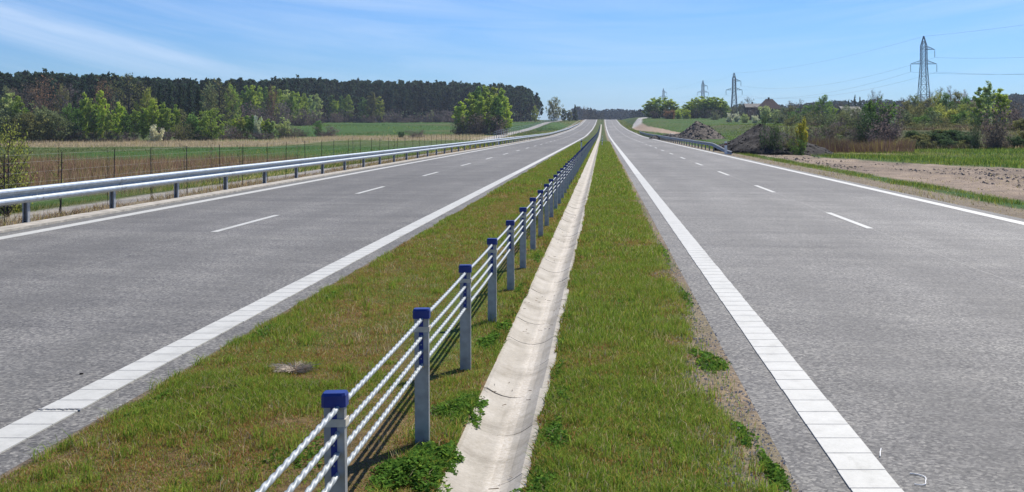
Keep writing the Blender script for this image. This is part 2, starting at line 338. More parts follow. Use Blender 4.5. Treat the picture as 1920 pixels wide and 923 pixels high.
# ------------------------------------------------------------------ ground sheet
G_GREEN = np.array([.050, .092, .018]); G_FIELD = np.array([.046, .105, .020]); G_TAN = np.array([.32, .26, .165])
G_REED = np.array([.17, .105, .06]); G_DIRT = np.array([.27, .215, .165]); G_PATH = np.array([.31, .29, .26])
def mixc(a, b, t): return a*(1-t[..., None])+b*t[..., None]
def ground_colour(X, Y):
    n1 = fbm(X/6, Y/6, 11); n2 = fbm(X/1.3, Y/1.3, 12); n3 = fbm(X/30, Y/60, 13)
    c = np.zeros(X.shape+(3,))+G_GREEN
    c = mixc(c, np.array([.11, .10, .04])+0*c, smooth(.45, .7, n1)*.6)
    # left side
    j = (n1-.5)*18
    L = mixc(np.zeros_like(c)+G_GREEN, np.zeros_like(c)+G_FIELD, smooth(130, 145, Y+j))
    u = X/np.maximum(Y, 1)          # bearing only used to let the reed bed and the dry strip taper out across the field
    reed = smooth(60, 72, Y+j)*(1-smooth(128, 142, Y+j))*(1-.75*smooth(-40, -28, X))
    L = mixc(L, np.zeros_like(c)+G_REED, reed*.9)
    L = mixc(L, np.array([.27, .21, .12])+0*c, smooth(118, 126, Y+j*.5)*(1-smooth(128, 136, Y+j*.5))*.6)
    t0 = 204+46*smooth(-.31, -.22, u)
    tan = smooth(t0-3, t0+3, Y+j*.5)*(1-smooth(t0+36, t0+44, Y+j*.5))
    L = mixc(L, np.zeros_like(c)+G_TAN, tan*.9)
    L = mixc(L, np.array([.05, .085, .025])+0*c, smooth(560, 580, Y)*.8)
    L = mixc(L, np.array([.13, .12, .05])+0*c, smooth(.5, .62, n3)*.45*(1-tan))
    # service road far left
    sr = smooth(24.2, 24.6, -X)*(1-smooth(27.4, 27.9, -X))*smooth(235, 250, Y)
    L = mixc(L, np.zeros_like(c)+np.array([.42, .40, .36]), sr)
    # narrow gravel path behind the guardrail
    L = mixc(L, np.array([.23, .185, .135])+0*c, smooth(11.0, 11.3, -X)*(1-smooth(14.0, 14.3, -X))*.9)
    L = mixc(L, np.zeros_like(c)+G_PATH, smooth(14.0, 14.2, -X+(n2-.5)*.2)*(1-smooth(15.2, 15.5, -X+(n2-.5)*.4)))
    # right side
    Q = mixc(np.zeros_like(c)+G_FIELD, np.array([.085, .10, .035])+0*c, smooth(.45, .65, n1)*.7)
    Q = mixc(Q, np.array([.20, .16, .10])+0*c, smooth(96, 104, Y+j*.4)*(1-smooth(122, 130, Y))*(1-smooth(30, 34, X))*smooth(14, 17, X))
    Q = mixc(Q, np.array([.09, .09, .045])+0*c, smooth(23, 32, X)*smooth(120, 130, Y)*(1-smooth(300, 350, Y))*.8)
    dirt = smooth(12.9, 13.3, X+(n2-.5)*.8)*(1-smooth(-3, 3, Y-(98-(X-16)*3.8)+(n1-.5)*10))
    Q = mixc(Q, G_DIRT*(.40+.75*fbm(X/2.2, Y/9, 21)+.45*fbm(X/.7, Y/2.5, 22, 3))[..., None], np.clip(dirt, 0, 1))
    gravel = (1-smooth(11.3, 12.0, X+(n2-.5)*1.2))
    Q = mixc(Q, np.array([.25, .20, .155])+0*c, gravel*.85*(1-smooth(150, 240, Y)*.7))
    px = np.interp(Y, [255, 300, 350, 400, 450, 500, 560, 640, 760], [18, 17, 15, 13.7, 13.7, 15.5, 20, 27, 36])
    tr = (1-smooth(1.6, 2.3, np.abs(X-px)))*smooth(225, 250, Y)*(1-smooth(700, 740, Y))
    trc = mixc(np.zeros_like(c)+np.array([.36, .27, .20]), np.zeros_like(c)+np.array([.52, .50, .46]), smooth(430, 470, Y))
    Q = mixc(Q, trc, tr)
    c = np.where((X < 0)[..., None], L, Q)
    med = (X > -3.4) & (X < 1.1)
    mc = mixc(np.array([.10, .14, .028])+0*c, np.array([.18, .125, .06])+0*c, smooth(.38, .62, fbm(X/1.1, Y/1.6, 31)))
    mc = mixc(mc, np.array([.045, .08, .02])+0*c, smooth(60, 160, Y)*.7)
    lump = .24*np.exp(-((Y-8.8)/1.5)**2)
    bare = np.maximum(smooth(.60+.25*(n2-.5)-lump, .80-lump, X), smooth(3.15, 3.27, -X))
    mc = mixc(mc, np.array([.25, .20, .145])+0*c, bare*.85)
    c = np.where(med[..., None], mc, c)
    return np.clip(c, 0, 1)
ys = np.concatenate([[-400, -250, -150, -90, -60, -40, -28, -20, -14, -10], np.arange(-7, 40, .35), np.arange(40, 110, .8), np.arange(110, 300, 1.8),
                     np.arange(300, 560, 5), np.arange(560, 1000, 12), np.arange(1000, 2000, 60), np.arange(2000, 5601, 300)])
def outward(a, step, g, end):
    out = []; x = a
    while x < end: out.append(x); x += step; step *= g
    return np.array(out+[end])
xl = np.concatenate([-outward(30, 1.6, 1.045, 3500)[::-1], -np.arange(16, 30, .8)[::-1], -np.arange(10.8, 15.9, .25)[::-1], [-9, -6, -3.42, -3.34]])
xm = np.concatenate([[-3.288], np.arange(-3.2, -.95, .14), [-.90, -.868, -.862, -.62, -.388, -.382, -.30], np.arange(-.2, 1.0, .14), [1.028]])
xr = np.concatenate([[1.08, 3, 6, 8.4, 8.7], np.arange(8.9, 14, .3), np.arange(14, 48, .7), outward(48, 1, 1.05, 3500)])
xs = np.unique(np.round(np.concatenate([xl, xm, xr]), 4))
GX, GY = np.meshgrid(xs, ys)
GZ = H(GX, GY)
# ploughed, rutted surface of the bare strip
dm = smooth(13.6, 15, GX)*(1-smooth(-3, 3, GY-(98-(GX-16)*3.8)))*(GY > 10)
GZ = GZ+dm*((fbm(GX/1.2, GY/5, 40)-.5)*.45+(fbm(GX/.6, GY/1.1, 41)-.5)*.22)
ny, nx = GX.shape
idx = np.arange(ny*nx).reshape(ny, nx)
quads = np.stack([idx[:-1, :-1], idx[:-1, 1:], idx[1:, 1:], idx[1:, :-1]], -1).reshape(-1, 4)
gme = mesh('ground', np.stack([GX, GY, GZ], -1).reshape(-1, 3), [quads], [MA['terrain']], None, True, ground_colour(GX, GY).reshape(-1, 3))
link('ground', gme, kind='structure')

# ------------------------------------------------------------------ carriageways and markings
yroad = np.concatenate([np.arange(-60, 140, 4), np.arange(140, 1000, 8)])
def strip(name, x0, x1, z, m, Ys=yroad, parent=None, **pr):
    V, Q = sweep([(x0, z-.12), (x1, z-.12), (x1, z), (x0, z)], Ys)
    return link(name, recalc(mesh(name, V, [Q], [m])), parent, **pr)
def asphalt_sheet(name, x0, x1, m):
    prof = [(x0, -.12)]+[(x, 0) for x in np.linspace(x0, x1, 8)]+[(x1, -.12)]
    V, Q = sweep(prof, yroad)
    # slightly uneven cut edge beside the grass
    return link(name, recalc(mesh(name, V, [Q], [m])), kind='structure')
road_l = asphalt_sheet('left_carriageway', -10.72, -3.29, MA['asphalt_l'])
road_r = asphalt_sheet('right_carriageway', 1.03, 8.78, MA['asphalt_r'])
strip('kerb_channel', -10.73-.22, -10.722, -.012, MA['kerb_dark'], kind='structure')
kb = strip('kerb_strip', -11.40, -10.955, .03, MA['kerb'], kind='structure')

def edge_line(name, x0, x1, parent, wide=True):
    """profiled line: raised bars every 0.32 m near the camera, one plain sheet farther on"""
    root = link(name, None, None, kind='structure')
    m = MB(); y = 2.1; rr = random.Random(3)
    if wide:
        cuts = []
        while y < 46:
            e = y+.32
            a = [x0+rr.uniform(-.003, .003), x1+rr.uniform(-.003, .003)]
            m.box((a[0], y+.004, .0), (a[1], e-.004, .0085))
            m.box((a[0]+.002, e-.0055, .0), (a[1]-.002, e+.0055, .0095), 1)
            y = e
        b = link('rumble_bars', m.data('rumble_bars', [MA['paint'], MA['groove']]), root, kind='stuff')
        y0 = y
    else: y0 = -20
    V, Q = sweep([(x0, .004), (x1, .004)], np.concatenate([[y0], yroad[yroad > y0+1]]), closed=False)
    link('painted_strip', mesh('painted_strip', V, [Q[:, ::-1]], [MA['paint']]), root)
    return root
edge_line('inner_edge_line', -3.785, -3.515, None)
edge_line('inner_edge_line', 1.30, 1.567, None)
edge_line('outer_edge_line', -10.50, -10.22, None, False)
edge_line('outer_edge_line', 8.22, 8.48, None, False)
def dashes(x, y0, n0, n1):
    for k in range(n0, n1):
        a = y0+12*k
        V, Q = sweep([(x-.065, .005), (x+.065, .005)], np.linspace(a, a+4, 3), closed=False)
        link('lane_dash', mesh('lane_dash', V, [Q[:, ::-1]], [MA['paint']]), kind='structure')
dashes(-7.085, 20.6, -1, 50); dashes(5.045, 21.3, -1, 50)

# ------------------------------------------------------------------ gutter in the median
gut = thing('drainage_gutter', 'pale concrete drainage gutter running down the grass median', 'gutter', (0, 0, 0))
gp = [(-.872, .008), (-.842, .006), (-.815, -.012), (-.775, -.034), (-.73, -.052), (-.675, -.064), (-.62, -.067), (-.565, -.060), (-.52, -.044), (-.484, -.022), (-.446, .004), (-.385, .008), (-.385, -.2), (-.872, -.2)]
mm = MB(); mm.prism(gp, 0, 1.012); seg = recalc(mm.data('gutter_segment', [MA['gutter']]))
rg = random.Random(5)
k = 0; y = 3.15
while y < 42:
    o = link('gutter_segment', seg, gut, (rg.uniform(-.005, .005), y, rg.uniform(-.002, .002)))
    o.rotation_euler = (rg.uniform(-.002, .002), 0, rg.uniform(-.005, .005)); y += 1.02
V, Q = sweep(gp, np.concatenate([[y], np.arange(math.ceil(y/4)*4+4, 200, 4), np.arange(200, 560, 8)]))
link('gutter_channel', recalc(mesh('gutter_channel', V, [Q], [MA['gutter']])), gut)

# ------------------------------------------------------------------ cable barrier
FX = -1.068; P0 = 4.58; DP = 2.12
barrier = thing('cable_barrier', 'four-cable safety barrier with blue-capped steel posts along the median', 'barrier', (FX, 0, 0))
def post_meshes():
    w, d, t = .040, .027, .004; zt = .765
    m = MB()
    # channel: front web with slot, side flanges, back lips
    m.box((-w, -d, -.3), (w, -d+t, .47)); m.box((-w, -d, .47), (-.013, -d+t, zt)); m.box((.013, -d, .47), (w, -d+t, zt))
    m.box((-w, -d+t, -.3), (-w+t, d, zt)); m.box((w-t, -d+t, -.3), (w, d, zt))
    m.box((-w+t, d-t, -.3), (-w+.022, d, zt)); m.box((w-.022, d-t, -.3), (w-t, d, zt))
    m.box((w, -d-.002, -.3), (w+.003, d-.012, zt-.002))
    body = m.data('post', [MA['zinc_post']])
    c = MB(); a = .049; b = .036
    oct_ = [(-a, -b+.008), (-a+.012, -b), (a-.012, -b), (a, -b+.008), (a, b-.008), (a-.012, b), (-a+.012, b), (-a, b-.008)]
    c.prism(oct_, .748, .792, axis='z')
    top = [(x*.90, y_*.86) for x, y_ in oct_]
    c.add([(x, y_, .792) for x, y_ in oct_]+[(x, y_, .803) for x, y_ in top], [(i, (i+1) % 8, 8+(i+1) % 8, 8+i) for i in range(8)]+[tuple(range(8, 16))])
    cap = recalc(c.data('cap', [MA['blue']]))
    s = MB(); s.box((-.0125, -d-.001, .478), (.0125, d-.006, .747))
    for zz in (.52, .60): s.bar((0, -d-.004, zz), (0, -d+.002, zz), .004, 1, 6)
    ins = s.data('slot_insert', [MA['blue'], MA['zinc']])
    g = MB(); e = .006
    for (p, q) in (((-w-e, -d-e, .672), (w+e+.003, -d-.0005, .702)), ((-w-e, -d-.0005, .672), (-w-.0005, d+e, .702)), ((w+.0035, -d-.0005, .672), (w+e+.003, d+e, .702)), ((-w, d+.0005, .672), (w, d+e, .702))): g.box(p, q)
    band = g.data('reflective_band', [MA['band']])
    return body, cap, ins, band
body, cap, ins, band = post_meshes()
NEAR = 100
for k in range(-1, NEAR):
    y = P0+DP*k; z = float(ZR(y))+.0
    o = link('post', body, barrier, (rg.uniform(-.006, .006), y, z)); o.scale = (1, 1, 1.036); o.rotation_euler = (rg.uniform(-.012, .012), rg.uniform(-.018, .004), rg.uniform(-.02, .02))
    if k in (5,): 
        link('cap', cap, o, (.002, 0, .0)); link('slot_insert', ins, o)
    else:
        link('cap', cap, o); link('slot_insert', ins, o)
    if k < 45: link('reflective_band', band, o)
m = MB()
for k in range(NEAR, 220):
    y = P0+DP*k; z = float(ZR(y)); m.box((-.04, y-.027, z-.1), (.04, y+.027, z+.78)); m.box((-.049, y-.036, z+.78), (.049, y+.036, z+.83), 1)
link('far_posts', m.data('far_posts', [MA['zinc_post'], MA['blue']]), barrier, kind='stuff')
for ci, hz in enumerate((.772, .668, .586, .502)):
    # weave: cables pass in the slot of each post
    Y1 = np.arange(1.0, 24, .0085); n = 15
    th = np.linspace(0, 2*np.pi, n, endpoint=False)
    ph = Y1*(2*np.pi/.255)+ci*.8
    ang = th[None, :]
    r = .0123*(.54+.46*np.abs(np.cos(1.5*(ang-ph[:, None])))**.7)
    sag = -.006*np.sin(np.pi*((Y1-P0) % DP)/DP)
    V = np.stack([r*np.cos(ang), np.broadcast_to(Y1[:, None], r.shape), hz+sag[:, None]+r*np.sin(ang)], -1)
    kk = len(Y1); i = np.arange(kk-1)[:, None]; j = np.arange(n)[None, :]
    Qd = np.stack([i*n+j, i*n+(j+1) % n, (i+1)*n+(j+1) % n, (i+1)*n+j], -1).reshape(-1, 4)
    n2 = 6; Y2 = np.concatenate([np.arange(23.98, 150, 2), np.arange(150, 520, 6)]); th2 = np.linspace(0, 2*np.pi, n2, endpoint=False)
    V2, Q2 = sweep([(.0102*math.cos(a), hz+.0102*math.sin(a)) for a in th2], Y2)
    VV = np.concatenate([V.reshape(-1, 3), V2]); 
    link('cable', recalc(mesh('cable', VV, [Qd, Q2+len(V.reshape(-1, 3))], [MA['cable']], None, True)), barrier)

# ------------------------------------------------------------------ W-beam guardrails
def wprof(x0, zc, s=1):
    h = [(0, .155), (.03, .150), (.072, .120), (.082, .092), (.072, .064), (.012, .022), (0, 0), (.012, -.022), (.072, -.064), (.082, -.092), (.072, -.120), (.03, -.150), (0, -.155)]
    return [(x0+s*a, zc+b) for a, b in h]+[(x0+s*(a-.004), zc+b*.99) for a, b in h[::-1]]
cm = MB(); W, D, T = .055, .045, .005
for p, q in (((-W, D-T, -.6), (W, D, .66)), ((-W, -D, -.6), (-W+T, D-T, .66)), ((W-T, -D, -.6), (W, D-T, .66)), ((-W+T, -D, -.6), (-W+.022, -D+T, .66)), ((W-.022, -D, -.6), (W-T, -D+T, .66))): cm.box(p, q)
gpost = cm.data('post', [MA['zinc_post']])
sb = MB(); sb.box((.055, -.03, .47), (.075, .03, .66)); sb.box((.058, -.026, .50), (.10, .026, .53))
spacer = sb.data('spacer', [MA['zinc_dull']])
bm_ = MB()
for zz in (.04+.092, .04-.092+.0):
    for yy in (-.13, .13): bm_.bar((.0, yy, zz-.04), (.014, yy, zz-.04), .016, 0, 6)
bm_.box((-.079, -.05, -.03), (-.066, .05, .03))
bolt = bm_.data('bolts', [MA['zinc_dull']])
gl = thing('guardrail', 'galvanised steel W-beam guardrail along the left carriageway edge', 'guardrail', (-11.42, 0, 0))
for k in range(-4, 140):
    y = 22.4+3.95*k; 
    o = link('post', gpost, gl, (0, y, float(ZR(y))+.02))
    if k < 60: link('spacer', spacer, o)
yj = 22.4
for k in range(-4, 26):
    a = yj+3.95*k+.18; b = a+3.95+.10
    V, Q = sweep(wprof(.083+(.005 if k % 2 else 0), .585), [a, (a+b)/2, b])
    o = link('rail_panel', recalc(mesh('rail_panel', V, [Q], [MA['zinc']])), gl)
    if k < 22: link('splice_bolts', bolt, o, (.083+.082, a+.05, .585), kind='stuff')
V, Q = sweep(wprof(.083, .585), np.concatenate([[yj+3.95*26+.2], np.arange(yj+3.95*27, 560, 5)]))
link('rail_panel', recalc(mesh('rail_far', V, [Q], [MA['zinc']])), gl)
gr = thing('guardrail', 'low steel guardrail beside the right carriageway near the soil heap', 'guardrail', (9.62, 0, 0))
for k in range(0, 50):
    y = 98+3.95*k
    o = link('post', gpost, gr, (0, y, float(ZR(y))-.10))
Ys = np.concatenate([np.linspace(86, 98, 7), np.arange(100, 294, 4)])
V, Q = sweep(wprof(-.083, .46, -1), Ys)
dz = -smooth(98, 86, Ys)*0; V = V.reshape(len(Ys), -1, 3); V[:, :, 2] -= (1-smooth(86, 99, Ys))[:, None]*.50; V[:, :, 0] += (1-smooth(84, 98, Ys))[:, None]*.35
link('rail', recalc(mesh('rail', V.reshape(-1, 3), [Q], [MA['zinc_dull']])), gr)

# ------------------------------------------------------------------ wildlife fence on the left
wf = thing('wire_fence', 'thin wire fence with slim dark posts beyond the left guardrail', 'fence', (-14, 0, 0))
fp = MB(); fp.bar((0, 0, -.4), (0, 0, 1.62), .015, 0, 6, .012); fpost = fp.data('fence_post', [MA['bark_dark']])
for k in range(-3, 70):
    y = 29.2+3.0*k+rg.uniform(-.3, .3); o = link('fence_post', fpost, wf, (rg.uniform(-.04, .04), y, h1(-14, y))); o.rotation_euler = (rg.uniform(-.02, .02), rg.uniform(-.02, .02), 0)
ysf = np.arange(18, 240, 3.0)
Vs = []; Qs = []; nv = 0
zf = H(np.full_like(ysf, -14.0), ysf)-ZR(ysf)
for hz in (.15, .40, .65, .90, 1.15, 1.4, 1.58):
    a, Q = sweep([(-.0010, hz-.0010), (.0010, hz-.0010), (0, hz+.0010)], ysf); a = a.reshape(len(ysf), 3, 3); a[:, :, 2] += zf[:, None]; Vs.append(a.reshape(-1, 3)); Qs.append(Q+nv); nv += a.size//3
link('fence_wires', mesh('fence_wires', np.concatenate(Vs), [np.concatenate(Qs)], [MA['zinc_dull']]), wf)
# service-road fence far left
sf = thing('wire_fence', 'far fence of pale posts along the rising service track', 'fence', (-24, 0, 0))
fq = MB(); fq.bar((0, 0, -.4), (0, 0, 2.0), .05, 0, 5); fpo = fq.data('fence_post', [MA['zinc']])
for k in range(0, 75):
    y = 250+6*k; link('fence_post', fpo, sf, (0, y, h1(-24, y)))
ysf = np.arange(250, 695, 6.0); zf = H(np.full_like(ysf, -24.0), ysf)-ZR(ysf); Vs = []; Qs = []; nv = 0
for hz in (.3, .9, 1.5, 1.95):
    a, Q = sweep([(-.012, hz-.012), (.012, hz-.012), (0, hz+.012)], ysf); a = a.reshape(len(ysf), 3, 3); a[:, :, 2] += zf[:, None]; Vs.append(a.reshape(-1, 3)); Qs.append(Q+nv); nv += a.size//3
link('fence_wires', mesh('fence_wires', np.concatenate(Vs), [np.concatenate(Qs)], [MA['zinc']]), sf)

# ------------------------------------------------------------------ delineator posts
def delineator(x, y, label, h=.82, dark=True, w=.06, group=None):
    z = h1(x, y)
    t = thing('delineator_post', label, 'marker post', (x, y, z), group)
    m = MB(); pr = [(-w, -.02), (w, -.02), (w*.6, .035), (-w*.6, .035)]
    m.prism(pr, -.2, h*.72, axis='z'); m.prism(pr, h*.86, h, axis='z'); link('shaft', recalc(m.data('shaft', [MA['white']])), t)
    m = MB(); m.prism([(a*1.005, b*1.005) for a, b in pr], h*.72, h*.86, axis='z'); link('dark_band', recalc(m.data('dark_band', [MA['black']])), t)
    m = MB(); m.box((-w*.5, -.026, h*.75), (w*.5, -.0205, h*.83)); link('reflector', m.data('reflector', [MA['red']]), t)
    return t
delineator(9.42, 86.5, 'white marker post on the right verge at the end of the guardrail', 1.0, True, .10)
delineator(-1.88, 100, 'white marker post with dark top left of the median cable barrier', .85)
for (px, y, zt, lab) in ((1130.2, 118, .45, 'small white peg beside the gutter, nearest of three'), (1130, 140, .5, 'small white peg beside the gutter, middle of three'), (1130.2, 178, .6, 'small white peg beside the gutter, farthest of three')):
    x = -.05; z = h1(x, y); t = thing('marker_peg', lab, 'peg', (x, y, z), 'pegs beside the median gutter')
    m = MB(); m.bar((0, 0, -.1), (0, 0, zt), .05, 0, 8); m.bar((0, 0, zt), (0, 0, zt+.03), .055, 0, 8, .03); link('shaft', m.data('shaft', [MA['white']]), t)
    m = MB(); m.bar((0, 0, zt*.6), (0, 0, zt*.75), .053, 0, 8); link('dark_band', m.data('dark_band', [MA['black']]), t)
# marker posts seen along the left edge, far
delineator(-11.8, 128, 'white marker post behind the far left guardrail', 1.0)
# ------------------------------------------------------------------ grass, reeds and weeds (uncountable: stuff)
def blades(name, X, Y, h, w, col, seed, lean=.35, Z=None, bent=None):
    g = np.random.default_rng(seed); n = len(X)
    Z = H(X, Y)-.004 if Z is None else Z
    a = g.uniform(0, 2*np.pi, n); b = g.uniform(0, 2*np.pi, n); l = h*lean*g.uniform(0, 1.6, n)
    dx = np.cos(a)*w/2; dy = np.sin(a)*w/2
    P0_ = np.stack([X-dx, Y-dy, Z], -1); P1_ = np.stack([X+dx, Y+dy, Z], -1)
    if bent is None:
        T = np.stack([X+np.cos(b)*l, Y+np.sin(b)*l, Z+h], -1)
        V = np.stack([P0_, P1_, T], 1).reshape(-1, 3); Fc = np.arange(3*n).reshape(-1, 3); rep = 3
        tone = np.array([.75, .75, 1.15])
    else:
        mx = X+np.cos(b)*l*.3; my = Y+np.sin(b)*l*.3; mz = Z+h*.6
        V = np.stack([P0_, P1_, np.stack([mx+dx*.8, my+dy*.8, mz], -1), np.stack([mx-dx*.8, my-dy*.8, mz], -1), np.stack([X+np.cos(b)*l*1.3, Y+np.sin(b)*l*1.3, Z+h], -1)], 1).reshape(-1, 3)
        q = (np.arange(n)*5)[:, None]; rep = 5
        Fc = np.concatenate([q+np.array([[0, 1, 2]]), q+np.array([[0, 2, 3]]), q+np.array([[3, 2, 4]])]); tone = np.array([.75, .75, 1., 1., 1.15])
    C = np.repeat(col, rep, 0)
    C = C*np.tile(tone, n)[:, None]*1.0 if False else C
    return link(name, mesh(name, V, [Fc], [MA['blade']], None, False, C), kind='stuff')
def palette(n, g, weights, cols, var=.25):
    i = (g.random((n, 1)) > np.cumsum(weights, 1)).sum(1).clip(0, len(cols)-1)
    return np.array(cols)[i]*g.uniform(1-var, 1+var, (n, 1))
C_GREEN = (.19, .295, .038); C_LIME = (.31, .40, .065); C_OLIVE = (.33, .305, .06); C_RUST = (.38, .21, .085); C_STRAW = (.56, .46, .26); C_DARK = (.08, .16, .03)
def median_grass(name, ya, yb, dens, h0, w0, seed, bent=None):
    g = np.random.default_rng(seed); n = int((yb-ya)*4.35*dens)
    Y = g.uniform(ya, yb, n); X = g.uniform(-3.32, 1.10, n)
    ed = .13*(fbm(Y*1.4, Y*0+2, 50)-.5)
    keep = ((X > -3.24+ed) & (X < -.865+.10*(fbm(Y*2.2, Y*0, 51)-.45))) | ((X > -.40-.10*(fbm(Y*2.0, Y*0, 52)-.5)) & (X < .98+.13*(fbm(Y*1.1, Y*0, 53)-.6)))
    lump = .24*np.exp(-((Y-8.8)/1.5)**2)+.10*np.exp(-((Y-6.2)/.5)**2)
    bare = smooth(.50+.55*fbm(Y*.9, Y*0+3, 54)-lump, .95-lump, X)*.95
    thin = .30*smooth(.60, .75, fbm(X*1.6, Y*1.1, 58))
    keep &= (g.random(n) > bare) & (g.random(n) > thin)
    X = X[keep]; Y = Y[keep]; n = len(X)
    p = fbm(X/.8, Y/1.3, 55, 5); q = fbm(X/.22, Y/.3, 56, 3); big = fbm(X/2.5, Y/7, 57, 3)
    edge = np.exp(-((X+.62)/.42)**2)                    # lusher and darker beside the gutter on the left bank
    gr = smooth(.42, .62, p*.6+q*.2+big*.25+.10*smooth(15, 70, Y)+np.where(X > -.4, .055, -.02)); 
    w = np.stack([.22+.30*gr, .06+.24*gr, .30-.10*gr, .34*(1-gr)+.03, .08+0*gr, .06+.05*gr], 1); w /= w.sum(1, keepdims=True)
    col = palette(n, g, w, [C_GREEN, C_LIME, C_OLIVE, C_RUST, C_STRAW, C_DARK], .3)
    h = h0*(.45+.9*q)*(.6+.8*gr)*g.uniform(.5, 1.35, n)*(1-.62*np.exp(-((X+1.48)/.24)**4)); ww = w0*g.uniform(.6, 1.4, n)
    return blades(name, X, Y, h, ww, col, seed+1, .55, None, bent)
median_grass('median_grass', 5.4, 9.5, 13000, .038, .0040, 100, 1)
median_grass('median_grass', 9.5, 16, 7500, .042, .0062, 101)
median_grass('median_grass', 16, 30, 3200, .05, .011, 102)
median_grass('median_grass', 30, 62, 900, .065, .022, 103)
median_grass('median_grass', 62, 150, 240, .07, .05, 104)
def weeds(name, spots, seed, size=.021, colr=(.05, .125, .03)):
    g = np.random.default_rng(seed); VV = []; CC = []
    for (x, y, rx, ry, n, hh) in spots:
        a = g.uniform(0, 2*np.pi, n); rr = np.sqrt(g.random(n))*g.uniform(.72, 1.12, n)
        lob = 1+.28*np.sin(a*3+x*9)+.2*np.sin(a*5+y*3)
        X = x+rx*rr*np.cos(a)*lob; Y = y+ry*rr*np.sin(a)*lob
        Z = np.maximum(H(X, Y), ZR(Y)-.02)+g.uniform(.0, 1, n)**.7*hh*(1.05-rr*.75).clip(.15, 1)
        c = np.stack([X, Y, Z], -1); s = size*g.uniform(.4, 1.6, (n, 1))
        u = g.normal(size=(n, 3)); u[:, 2] *= .45; u /= np.linalg.norm(u, axis=1, keepdims=True)
        v = np.cross(u, g.normal(size=(n, 3))*[.5, .5, 1]+[0, 0, .8]); v /= np.linalg.norm(v, axis=1, keepdims=True)
        q = np.stack([c-u*s*.7, c+v*s*.45, c+u*s*.8, c-v*s*.45], 1); VV.append(q.reshape(-1, 3))
        t = np.array(colr)*g.uniform(.55, 1.5, (n, 1)); t = np.where(g.random((n, 1)) < .12, t*[1.7, 1.35, 1.1], t); CC.append(np.repeat(t, 4, 0))
    V = np.concatenate(VV); return link(name, mesh(name, V, [np.arange(len(V)).reshape(-1, 4)], [MA['blade']], None, False, np.concatenate(CC)), kind='stuff')
weeds('broadleaf_weeds', [
    (-1.02, 6.15, .20, .38, 4200, .09), (-.90, 6.45, .10, .22, 1400, .07), (-.95, 7.55, .13, .42, 3200, .07), (-.86, 7.7, .06, .22, 600, .04), (-.98, 9.9, .10, .45, 1200, .06), (-.93, 10.7, .08, .3, 600, .05),
    (-.33, 5.9, .13, .38, 2300, .05), (-.31, 6.9, .10, .40, 1700, .05), (-.30, 7.9, .08, .3, 900, .05), (-.34, 8.7, .05, .4, 700, .04), (-.35, 9.9, .04, .5, 600, .04),
    (.84, 9.1, .12, .42, 1300, .05), (.93, 8.9, .05, .14, 300, .04), (.93, 6.15, .06, .38, 900, .05), (.86, 6.9, .06, .3, 300, .04), (.2, 12, .2, .6, 400, .04),
    (-3.05, 7.6, .10, .5, 700, .04), (-3.1, 10.4, .08, .5, 500, .05), (-3.0, 12.6, .08, .6, 400, .05), (-1.7, 6.4, .25, .3, 500, .03),
    (-.96, 13.2, .05, .5, 400, .05), (-.94, 16.5, .05, .7, 400, .05), (-.34, 11.5, .04, .6, 400, .04), (-.34, 14, .04, 1.0, 400, .04), (.92, 12.5, .06, .8, 400, .05), (.94, 17, .05, 1.5, 400, .05)], 200, .017, (.11, .215, .036))
g = np.random.default_rng(240)
for k_, (xa, sgn) in enumerate(((-.40, 1), (-.875, -1))):
    n = 9000; Y = 5.5+g.random(n)**1.4*28; X = xa+sgn*(g.random(n)**1.3*.10-.022*smooth(.45, .75, fbm(Y*1.9, Y*0, 70+k_)))
    k = g.random(n) < smooth(.36, .55, fbm(Y*.8, Y*0, 75+k_)); X, Y = X[k], Y[k]; n = len(X)
    blades('gutter_fringe', X, Y, g.uniform(.012, .05, n), g.uniform(.004, .008, n)*(1+Y/30), np.array([C_DARK, C_GREEN, C_OLIVE, C_RUST])[g.integers(0, 4, n)]*g.uniform(.6, 1.2, (n, 1)), 245+k_, 1.0, np.maximum(H(X, Y), ZR(Y)+.004), 1)
def tufts(name, n, per, ya, yb, h, w, seed, cols, spread):
    g = np.random.default_rng(seed); cx = g.uniform(-3.2, 1.0, n); cy = ya+(yb-ya)*g.random(n)**1.5
    k = ((cx < -.92) | (cx > -.34)); k &= (cx < .86); cx = cx[k]; cy = cy[k]; n = len(cx)
    X = np.repeat(cx, per)+g.normal(size=n*per)*spread; Y = np.repeat(cy, per)+g.normal(size=n*per)*spread
    k = (X < -.90) | (X > -.36); X = X[k]; Y = Y[k]; m = len(X); k2 = np.abs(X+1.48) < .25
    hh = h*g.uniform(.4, 1.3, m)*np.where(k2, .5, 1)
    col = np.array(cols)[g.integers(0, len(cols), m)]*g.uniform(.7, 1.3, (m, 1))
    blades(name, X, Y, hh, w*g.uniform(.6, 1.3, m), col, seed+1, .75, None, 1)
tufts('grass_tufts', 420, 46, 5.6, 24, .085, .0048, 260, [C_LIME, C_GREEN, C_GREEN, C_OLIVE], .035)
tufts('dead_stalks', 260, 16, 5.6, 22, .075, .0042, 270, [C_STRAW, C_RUST, C_STRAW, (.34, .28, .2)], .06)
tufts('dry_red_grass', 240, 60, 5.6, 26, .045, .0048, 280, [C_RUST, (.30, .13, .06), C_OLIVE], .09)
